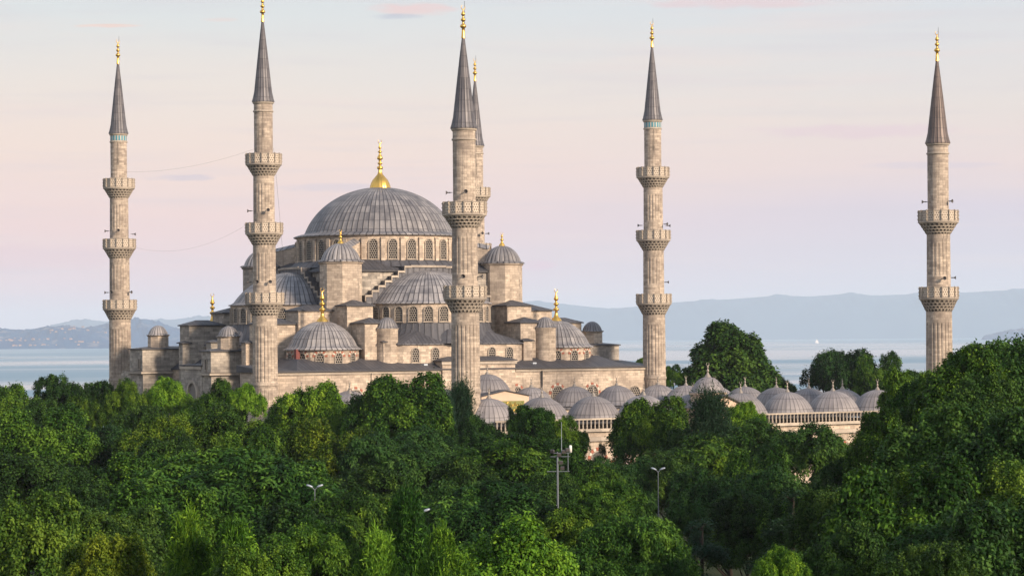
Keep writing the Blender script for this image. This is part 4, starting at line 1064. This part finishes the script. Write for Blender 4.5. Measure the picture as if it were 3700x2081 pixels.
def crown_points(rng, kind, Rr, H, zb):
    """returns cluster centres, outward normals, per-cluster tint"""
    hh = (H - zb) / 2; zc = zb + hh; lobes = []
    if kind in ('round', 'dome', 'weep'):
        n = 26
        for i in range(n):
            d = rng.normal(size=3); d /= np.linalg.norm(d); d[2] = d[2] if d[2] > -.3 else -d[2] * .6
            f = rng.uniform(.5, .92); lr = Rr * rng.uniform(.20, .38) * (1.25 - .4 * f)
            lobes.append((np.array([d[0] * Rr * f, d[1] * Rr * f, zc + d[2] * hh * f * 1.05]), lr))
        lobes.append((np.array([0, 0, zc]), Rr * .62))
    elif kind == 'cone':
        for i in range(34):
            t = rng.uniform(0, 1) ** 1.3; rad = Rr * (1 - t) ** .62 * .72 + .1; a = rng.uniform(0, 6.28); lr = Rr * (.17 + .18 * (1 - t))
            lobes.append((np.array([rad * math.cos(a), rad * math.sin(a), zb + (H - zb) * (t * .86 + .06)]), lr))
    elif kind == 'plume':
        for i in range(26):
            a = rng.uniform(0, 6.28); t = rng.uniform(0, 1); rad = Rr * .85 * math.sqrt(rng.uniform(0, 1)) * (1 - t * .6)
            lobes.append((np.array([rad * math.cos(a), rad * math.sin(a), zb + (H - zb) * (t * .85 + .05)]), Rr * rng.uniform(.14, .26)))
    C, N, T = [], [], []
    for (c, lr) in lobes:
        lt = rng.normal(0, .10); ns = 34
        for _ in range(ns):
            d = rng.normal(size=3); d /= np.linalg.norm(d)
            if d[2] < -.35: d[2] = -d[2]
            sc_ = c + d * lr * np.array([1, 1, .85]) * rng.uniform(.75, 1.12); sr = lr * rng.uniform(.22, .40); nc = 15
            el = 1.0 if kind in ('dome', 'weep') else (1.9 if d[2] > .1 else 1.3)
            dd = rng.normal(size=(nc, 3)); dd /= np.linalg.norm(dd, axis=1)[:, None]; dd += d * .6; dd[:, 2] += .25; dd /= np.linalg.norm(dd, axis=1)[:, None]
            tz = np.clip(dd[:, 2:3], 0, 1) if el > 1 else 0
            C.append(sc_ + dd * np.array([1, 1, el]) * sr * rng.uniform(.7, 1.1, (nc, 1)) * np.concatenate([np.repeat(1 - .45 * tz, 2, 1), np.ones((nc, 1))], 1) if el > 1 else sc_ + dd * sr * rng.uniform(.7, 1.1, (nc, 1))); N.append(dd); T.append(np.full(nc, .46 + lt + rng.normal(0, .15)) + rng.normal(0, .08, nc))
    C = np.concatenate(C); N = np.concatenate(N); T = np.concatenate(T)
    inside = np.zeros(len(C), bool)
    for (c, lr) in lobes:
        inside |= (np.linalg.norm((C - c) / np.array([1, 1, .85]), axis=1) < lr * .72)
    k = ~inside & (C[:, 2] > zb * .8)
    return C[k], N[k], T[k]


def leaf_mesh(name, rng, C, N, T, per, L, Wd, m_, droop=0., up=.0, spread=.45, fold=.0, align=.85):
    """fans of leaf blades around every cluster centre"""
    n = len(C) * per
    c = np.repeat(C, per, 0); nn = np.repeat(N, per, 0); t = np.repeat(T, per) + rng.normal(0, .07, n)
    pos_ = c + rng.normal(size=(n, 3)) * spread * L
    nl = nn * align + rng.normal(size=(n, 3)) * .45; nl[:, 2] += .3; nl /= np.linalg.norm(nl, axis=1)[:, None]
    d = rng.normal(size=(n, 3)) + nn * .5; d[:, 2] += up - droop; d -= (d * nl).sum(1)[:, None] * nl * .9; d /= np.linalg.norm(d, axis=1)[:, None] + 1e-9
    s_ = np.cross(nl, d); s_ /= np.linalg.norm(s_, axis=1)[:, None] + 1e-9
    l = L * rng.uniform(.65, 1.25, (n, 1)); w = Wd * rng.uniform(.7, 1.2, (n, 1)); bend = np.array([0, 0, -1.]) * l * .18
    V = np.stack([pos_, pos_ + d * l * .45 + s_ * w / 2, pos_ + d * l + bend, pos_ + d * l * .45 - s_ * w / 2], 1).reshape(-1, 3)
    me = bpy.data.meshes.new(name); me.vertices.add(n * 4); me.vertices.foreach_set('co', V.astype(np.float32).ravel())
    me.loops.add(n * 4); me.loops.foreach_set('vertex_index', np.arange(n * 4, dtype=np.int32))
    me.polygons.add(n); me.polygons.foreach_set('loop_start', np.arange(0, n * 4, 4, dtype=np.int32)); me.polygons.foreach_set('loop_total', np.full(n, 4, np.int32))
    a = me.attributes.new('tint', 'FLOAT', 'POINT'); a.data.foreach_set('value', np.repeat(np.clip(t, 0, 1), 4).astype(np.float32))
    me.materials.append(m_); me.update(calc_edges=True); me.validate(); return me


def proto(key, seed, kind, Rr, H, zb, m_, per=4, L=.3, Wd=.2, **kw):
    rng = np.random.default_rng(seed); C, N, T = crown_points(rng, kind, Rr, H, zb)
    cm = leaf_mesh('crown', rng, C, N, T, per, L, Wd, LM[m_], **kw)
    b = MB(); limb_tree(b, rng, H, zb, Rr, .3 if kind != 'plume' else .16); tm = b.mesh('trunk', BARK)
    PROTO[key] = (cm, tm, Rr, H)


def cedar_proto(key, seed, Rr, H):
    """tiers of flat dark sprays"""
    rng = np.random.default_rng(seed); C, N, T = [], [], []; b = MB()
    b.tube([(0, 0, -.3), (0, 0, H * .5), (.1, 0, H * .96)], .34, 8, 0, .06)
    for k in range(34):
        t = rng.uniform(.22, .97); a = rng.uniform(0, 6.28); Ln = Rr * (1.05 - t) ** .7 * rng.uniform(.75, 1.1); z = H * t
        b.tube([(0, 0, z), (Ln * .5 * math.cos(a), Ln * .5 * math.sin(a), z + .3), (Ln * math.cos(a), Ln * math.sin(a), z + .1)], .08, 5, 0, .02)
        n = int(130 * Ln / 3); f = rng.uniform(.15, 1, n) ** .8; w = rng.normal(0, .22, n) * Ln * (.5 + .5 * f)
        x = f * Ln * math.cos(a) - w * math.sin(a); y = f * Ln * math.sin(a) + w * math.cos(a)
        C.append(np.stack([x, y, z + .3 * np.sin(f * 3) - np.abs(w) * .15 + rng.normal(0, .07, n)], 1)); N.append(np.tile([0, 0, 1.], (n, 1)) + rng.normal(0, .15, (n, 3))); T.append(np.full(n, .45) + rng.normal(0, .12, n))
    C, N, T = map(np.concatenate, (C, N, T))
    PROTO[key] = (leaf_mesh('crown', rng, C, N, T, 6, .3, .09, LM['blue'], droop=.1, spread=.6, align=1.0), b.mesh('trunk', BARK), Rr, H)


for i, m_ in enumerate(('mid', 'dark', 'olive', 'bright')):
    for s_ in (0, 1):
        proto(f'{m_}{s_}', 20 + i * 5 + s_, 'round', 4.6, 11, 2.4, m_, 7, .225, .155, spread=.55)
for s_ in (0, 1): proto(f'chestnut{s_}', 60 + s_, 'dome', 5.0, 10, 2.2, 'dark' if s_ else 'mid', 8, .30, .12, droop=.35, spread=.4, align=1.1)
proto('chestnuty', 64, 'dome', 5.0, 10, 2.2, 'mid', 8, .30, .12, droop=.35, spread=.4, align=1.1)
for s_ in (0, 1): proto(f'willow{s_}', 70 + s_, 'cone', 4.2, 10, 2.0, 'bright', 6, .55, .085, droop=.15, up=.5, spread=.5, align=.1)
proto('cone0', 80, 'cone', 4.6, 13, 2.0, 'dark', 7, .27, .18, spread=.55)
proto('cone1', 81, 'cone', 4.6, 13, 2.0, 'mid', 7, .27, .18, spread=.55)
proto('plume0', 82, 'plume', 3.0, 11, 1.0, 'blue', 4, .55, .07, up=1.4, spread=.9, align=.2)
cedar_proto('cedar0', 90, 5.0, 12); cedar_proto('cedar1', 91, 4.0, 12)

tr_rng = random.Random(5)
def tree(key, px, ytop, wpx, d, label, name='broadleaf_tree', cat='tree', group='park trees below the mosque', yscale=1.0):
    cm, tm, Rr, H = PROTO[key]
    x = (px - 1288) / 6100 * d; z0 = 0.0 if d < 470 else -1.
    Ht = CAMZ + (848 - unroll(px, ytop)) * d / 6100 - z0
    s = wpx * d / 6100 / (2 * Rr) * (1.0 if ytop < 1050 else 1.24); sz = Ht / H * .985
    r = empty(name, (x, d, z0), tr_rng.uniform(0, 6.28), label=label, cat=cat, group=group)
    kz = min(max(sz, s * .8), s * (1.25 if key[:4] not in ('plum', 'ceda', 'cone', 'will') else 2.2))                       # crown keeps its proportions, the trunk takes up the rest
    o = bpy.data.objects.new('crown', cm); col.objects.link(o); o.parent = r; o.scale = (s, s, kz); o.location = (0, 0, Ht * .985 - H * kz)
    o.rotation_euler = (0, 0, 0)
    o = bpy.data.objects.new('trunk', tm); col.objects.link(o); o.parent = r; o.scale = (s, s, sz)
    return r


TREES = [
 # beyond the mosque
 ('cone0', 1832, 808, 345, 395, 'big dark cone-shaped tree rising behind the small courtyard domes'),
 ('dark1', 2112, 886, 190, 392, 'dark rounded tree behind the arcade, left of a pair against the sea'),
 ('mid0', 2205, 908, 150, 388, 'lighter tree right of the dark rounded one behind the arcade'),
 ('mid1', 2290, 938, 110, 380, 'green tree top left of the rightmost minaret'),
 ('dark0', 1965, 950, 90, 405, 'small tree at the right foot of the dark cone-shaped tree'),
 ('mid0', 1688, 925, 66, 392, 'small green tree just right of the facade-end minaret'),
 ('mid1', 1612, 902, 60, 425, 'tip of a tree showing above the lead roof left of the facade-end minaret'),
 # treeline in front of the hall, left
 ('mid1', 25, 980, 190, 300, 'tree at the left edge of the treeline with the sea above it'),
 ('dark0', 148, 952, 140, 305, 'dark tree forming the highest bump of the treeline left of the leftmost minaret'),
 ('dark1', 235, 962, 130, 302, 'dark tree just left of the foot of the leftmost minaret'),
 ('olive0', 200, 1005, 130, 290, 'yellow-green tree in front of the dark treeline at left'),
 ('mid0', 318, 972, 130, 300, 'tree standing against the foot of the leftmost minaret'),
 ('bright0', 412, 952, 130, 303, 'fresh green tree in front of the left gallery wall'),
 ('mid1', 490, 1000, 110, 298, 'tree below the pointed portal arch'),
 ('mid0', 562, 968, 120, 292, 'tree with two tips under the square gallery block'),
 ('bright1', 625, 968, 100, 290, 'green tree left of the tall left minaret foot'),
 ('mid1', 690, 1040, 130, 275, 'tree at the foot of the tall left minaret'),
 ('bright0', 785, 970, 215, 272, 'broad bright tree in front of the facade, right of the tall left minaret'),
 ('mid1', 1015, 955, 270, 258, 'large green tree left of the nearest minaret with several pointed tips'),
 ('bright1', 925, 1020, 140, 262, 'tree between the broad bright tree and the many-tipped tree'),
 ('plume0', 1155, 962, 105, 268, 'bluish feathery conifer touching the nearest minaret', 'conifer'),
 ('plume0', 1120, 985, 80, 266, 'smaller feathery conifer left of the nearest minaret', 'conifer'),
 ('dark0', 1205, 1055, 110, 250, 'dark tree in front of the base of the nearest minaret'),
 ('cedar1', 1283, 1012, 74, 255, 'slender dark conifer in front of the balustrade beside the inner portal', 'conifer'),
 ('mid1', 1345, 1030, 160, 248, 'leafy tree in front of the left balustrade'),
 ('cedar1', 1418, 1036, 56, 252, 'thin dark conifer tip at the balustrade right of the leafy tree', 'conifer'),
 ('mid0', 1415, 1065, 100, 247, 'green tree under the thin dark conifer tip'),
 ('cedar1', 1512, 1105, 60, 244, 'small spindly conifer in front of the bare courtyard wall', 'conifer'),
 ('mid1', 1640, 1012, 215, 242, 'round tree covering the middle of the left balustrade'),
 ('plume0', 1790, 985, 170, 232, 'feathery green conifer in front of the gate pavilion', 'conifer'),
 ('bright0', 1872, 1012, 120, 240, 'small light tree at the left end of the right balustrade'),
 # second row
 ('mid0', 95, 1050, 240, 240, 'broad tree at the left in the second row of the park'),
 ('dark1', 250, 1075, 190, 245, 'dark tree between the two broad second-row trees at left'),
 ('olive1', 405, 1060, 190, 232, 'olive-green tree left of the yellow-tipped tree'),
 ('olive0', 560, 1032, 250, 238, 'yellow-tipped tree, the yellowest crown in the left half'),
 ('mid1', 720, 1080, 200, 235, 'tree below the foot of the tall left minaret, right of the yellow-tipped crown'),
 ('olive1', 840, 1065, 200, 225, 'yellow-green tree above the left street lamp'),
 ('chestnut1', 1010, 1095, 260, 212, 'very dark wide tree under the large many-tipped tree'),
 ('dark0', 1130, 1110, 120, 222, 'dark tree between the very dark wide tree and the central minaret foot'),
 ('chestnut0', 1320, 1120, 290, 208, 'wide green tree left of the floodlight mast'),
 ('dark1', 1230, 1090, 110, 228, 'dark tree below the central minaret foot'),
 ('chestnut0', 1470, 1180, 200, 205, 'dome-like tree behind the floodlight mast'),
 ('chestnut1', 1560, 1160, 170, 215, 'dark tree below the bare courtyard wall'),
 ('chestnut0', 1790, 1115, 290, 222, 'large layered tree right of the right street lamp'),
 ('chestnut1', 1985, 1072, 260, 218, 'domed dark tree below the right balustrade'),
 ('chestnut1', 1680, 1150, 200, 216, 'dark layered tree directly behind the right street lamp'),
 # big right mass
 ('mid0', 2300, 948, 190, 180, 'green tree half hiding the end of the arcade at right'),
 ('mid0', 2215, 1055, 170, 150, 'tree at the left shoulder of the big right-hand trees'),
 ('mid1', 2430, 882, 300, 150, 'very tall tree in front of the foot of the rightmost minaret'),
 ('dark1', 2560, 856, 340, 155, 'very tall tree cut by the right edge'),
 ('dark0', 2360, 1045, 380, 125, 'large dark green tree in the middle of the right-hand mass'),
 ('dark0', 2520, 1060, 320, 120, 'large dark tree at the right edge below the tallest one'),
 ('mid0', 2260, 1220, 380, 112, 'big near tree at the foot of the right-hand mass'),
 ('dark1', 2460, 1270, 380, 100, 'dark tree in the bottom right corner'),
 ('mid1', 2350, 960, 230, 160, 'green tree directly below the foot of the rightmost minaret'),
 ('dark0', 2470, 960, 250, 140, 'dark tree filling the right-hand mass below its two tallest tops'),
 ('olive0', 2570, 1180, 260, 112, 'yellowish tree at the right edge, two thirds of the way down'),
 ('mid1', 2340, 1180, 280, 116, 'green tree at the centre of the right-hand mass'),
 ('dark0', 2135, 1165, 150, 160, 'dark tree at the lower left shoulder of the right-hand mass'),
 ('dark1', 2110, 1235, 200, 135, 'dark tree between the right cedar and the big near tree'),
 ('mid0', 1900, 1150, 170, 200, 'green tree between the large layered tree and the domed dark one'),
 ('dark0', 1180, 1170, 180, 195, 'dark tree below and left of the wide green one by the mast'),
 ('dark1', 450, 1110, 180, 205, 'dark tree above the widest round crown at left'),
 ('mid0', 620, 1110, 170, 210, 'mid green tree just above the right half of the widest round crown'),
 ('dark0', 20, 1060, 160, 250, 'dark tree cut by the left edge, second row'),
 ('dark1', 350, 1025, 150, 270, 'dark tree under the foot of the leftmost minaret'),
 ('mid0', 470, 1045, 150, 262, 'green tree below the dark portal wall, second row'),
 ('dark0', 110, 1015, 140, 280, 'dark tree below the highest bump at the far left'),
 ('mid1', 860, 1025, 120, 268, 'green tree in the dip right of the broad bright tree'),
 ('dark1', 1750, 1080, 130, 234, 'dark tree at the foot of the feathery conifer by the gate'),
 # third row
 ('dark1', 70, 1150, 270, 190, 'dark brownish-green tree at the left edge, third row'),
 ('dark0', 210, 1195, 210, 185, 'dark tree right of the brownish one at the left edge'),
 ('mid1', 345, 1150, 240, 195, 'mid green tree left of the widest round crown'),
 ('chestnuty', 560, 1150, 420, 175, 'widest round crown in the left half, dense and low'),
 ('mid0', 725, 1180, 240, 185, 'green tree left of the left street lamp'),
 ('dark0', 905, 1190, 220, 190, 'dark tree right of the left street lamp'),
 ('chestnut0', 880, 1260, 230, 160, 'tree with drooping leaves below the left street lamp'),
 ('chestnut0', 1235, 1240, 330, 165, 'broad dense tree in the middle foreground left of the mast foot'),
 ('chestnuty', 1535, 1222, 185, 160, 'tree with long pale drooping leaves right of the mast foot'),
 ('chestnut1', 1840, 1190, 250, 175, 'dark layered tree below the right street lamp'),
 ('chestnut1', 2030, 1200, 240, 180, 'dark tree left of the big right-hand mass'),
 ('mid1', 2010, 1240, 180, 165, 'green rounded tree below the domed dark one'),
 ('cedar0', 1760, 1305, 300, 138, 'spreading dark cedar above the footpath', 'cedar_tree'),
 ('cedar0', 1990, 1230, 280, 145, 'dark cedar with sweeping flat branches, right of the footpath', 'cedar_tree'),
 ('dark0', 150, 1240, 220, 155, 'dark tree under the brownish-green one near the left edge'),
 ('dark1', 1170, 1215, 200, 170, 'dark tree left of the broad dense middle tree'),
 ('dark0', 1400, 1200, 180, 200, 'dark tree at the foot of the floodlight mast'),
 ('dark0', 1880, 1260, 180, 168, 'dark tree shading the footpath'),
 # foreground
 ('olive0', 90, 1262, 300, 125, 'yellow-green tree in the bottom left corner'),
 ('dark1', 300, 1290, 230, 130, 'dark tree right of the yellow-green corner tree'),
 ('olive1', 260, 1350, 200, 112, 'olive crown at the bottom, second from the left corner'),
 ('mid0', 420, 1260, 300, 140, 'mid green tree under the widest round crown'),
 ('dark0', 690, 1290, 280, 138, 'dark foreground tree left of the bright willow'),
 ('willow0', 485, 1288, 170, 108, 'feathery willow-like tree with pale tips, bottom left of centre', 'willow_tree'),
 ('willow1', 600, 1330, 190, 105, 'feathery pale tree right of the first willow-like one', 'willow_tree'),
 ('willow1', 1030, 1256, 200, 118, 'tall bright willow-like tree in the bottom middle', 'willow_tree'),
 ('willow0', 930, 1345, 190, 102, 'short willow-like tree at the bottom edge left of the bright pair', 'willow_tree'),
 ('willow0', 1120, 1330, 170, 100, 'willow-like tree at the bottom edge between the bright pair', 'willow_tree'),
 ('bright1', 1262, 1318, 300, 104, 'brightest green tree at the bottom middle'),
 ('chestnut0', 790, 1330, 220, 120, 'foreground tree below the left street lamp at the bottom'),
 ('chestnut0', 1450, 1296, 230, 135, 'dense tree right of the brightest green one'),
 ('chestnuty', 1585, 1310, 240, 122, 'drooping-leaved tree at the bottom, left of the cedar'),
 ('bright0', 1950, 1372, 130, 92, 'small bright sprout of a tree at the bottom right of centre'),
 ('dark0', 2120, 1330, 230, 108, 'dark bottom-edge tree right of the small bright sprout'),
 ('dark1', 2330, 1370, 220, 92, 'dark bottom-edge tree left of the corner one'),
 ('mid1', 640, 1380, 200, 98, 'green bottom-edge tree right of the feathery pair'),
]
for T_ in TREES:
    tree(*T_[:6], name=T_[6] if len(T_) > 6 else 'broadleaf_tree')

# ------------------------------------------------------------------ street lamps and floodlight mast
LHEAD = plain('pale_lamp_head', (.34, .39, .46), .35, .2, .1)
def lamp(px, ytop, d, label, s=1.0):
    x = (px - 1288) / 6100 * d; Ht = CAMZ + (848 - unroll(px, ytop)) * d / 6100
    r = empty('street_lamp', (x, d, 0), 0, label=label, cat='street lamp', group='double-headed street lamps in the park')
    b = MB(); b.tube([(0, 0, 0), (0, 0, 1.0)], .11, 10); b.tube([(0, 0, 1.0), (0, 0, Ht - .3)], .05, 10, 0, .035); b.obj('pole', METAL, r)
    for k in (-1, 1):
        b = MB(); b.tube([(0, 0, Ht - .35), (k * .12, 0, Ht - .2), (k * .25, 0, Ht - .12)], .03, 8)
        b.obj('arm', METAL, r)
        b = MB(); n0 = len(b.v)
        b.rev([(.0, -.07), (.12, -.06), (.17, 0), (.14, .07), (.06, .1), (.0, .11)], 20)
        b.xform(Matrix.Translation((k * .36, 0, Ht - .06)) @ Matrix.Rotation(-k * R(20), 4, 'Y') @ Matrix.Diagonal((1.5, .85, .85, 1)), n0)
        b.obj('lamp_head', LHEAD, r)
    return r
lamp(789, 1220, 168, 'double-headed grey street lamp rising from the trees at left')
lamp(1653, 1177, 196, 'double-headed grey street lamp rising from the trees at right')
lamp(1054, 1281, 145, 'street lamp nearly hidden behind the tall bright willow-like tree')
x_, d_ = at(1400, 172); Hb = CAMZ + (848 - unroll(1400, 1150)) * d_ / 6100
ms = empty('floodlight_mast', (x_, d_, 0), 0, label='grey mast with floodlights, a square frame and a whip antenna in front of the wall', cat='mast')
b = MB(); b.tube([(0, 0, 0), (0, 0, Hb)], .09, 10, 0, .07); b.obj('pole', METAL, ms)
b = MB()
for (p, q) in (((-.75, 0, Hb - 1.0), (.85, 0, Hb - 1.0)), ((-.3, 0, Hb + .3), (.95, 0, Hb + .3)), ((.75, 0, Hb - 1.0), (.75, 0, Hb + .35)), ((0, 0, Hb - 1), (0, 0, Hb + .4)), ((-.5, 0, Hb + .05), (.9, 0, Hb + .05))):
    b.tube([p, q], .03, 6)
b.obj('frame', METAL, ms)
for (dx, dz, ry) in ((-.35, .45, -.5), (.12, .2, .1), (.45, .42, .2), (.7, .55, .5), (.25, -.35, 0), (.35, -.75, 0)):
    b = MB(); b.box(-.17, .17, -.13, .1, -.13, .13, bottom=True); b.box(-.2, .2, -.16, -.131, -.16, .16, bottom=True); b.box(-.03, .03, -.02, .02, -.3, -.13)
    o = b.obj('floodlight', HORN, ms); o.scale = (.72, .72, .72); o.location = (dx, 0, Hb + dz); o.rotation_euler = (.3, 0, ry)
b = MB(); b.rev([(.0, 0), (.1, .0), (.1, .45), (.06, .5), (0, .5)], 12); b.obj('antenna_drum', SAIL, ms, (.93, 0, Hb + .35))
b = MB(); b.tube([(.3, 0, Hb + .35), (.3, 0, Hb + 2.5)], .022, 6, 0, .015); b.obj('whip_antenna', LHEAD, ms)
# ------------------------------------------------------------------ haze
if HAZE:
    b = MB(); b.box(-17000, 17000, -300, 47000, -26.5, 560, bottom=True)
    m_ = bpy.data.materials.new('thin_sea_haze'); m_.use_nodes = True; t = NT(m_.node_tree); t.n.clear()
    o_ = t.node('ShaderNodeOutputMaterial'); v = t.node('ShaderNodeVolumePrincipled')
    v.inputs['Color'].default_value = (.78, .88, 1.0, 1); v.inputs['Density'].default_value = 4.8e-5; v.inputs['Anisotropy'].default_value = .0
    t.l.new(v.outputs[0], o_.inputs['Volume'])
    hz = b.obj('haze', m_); hz['kind'] = 'stuff'
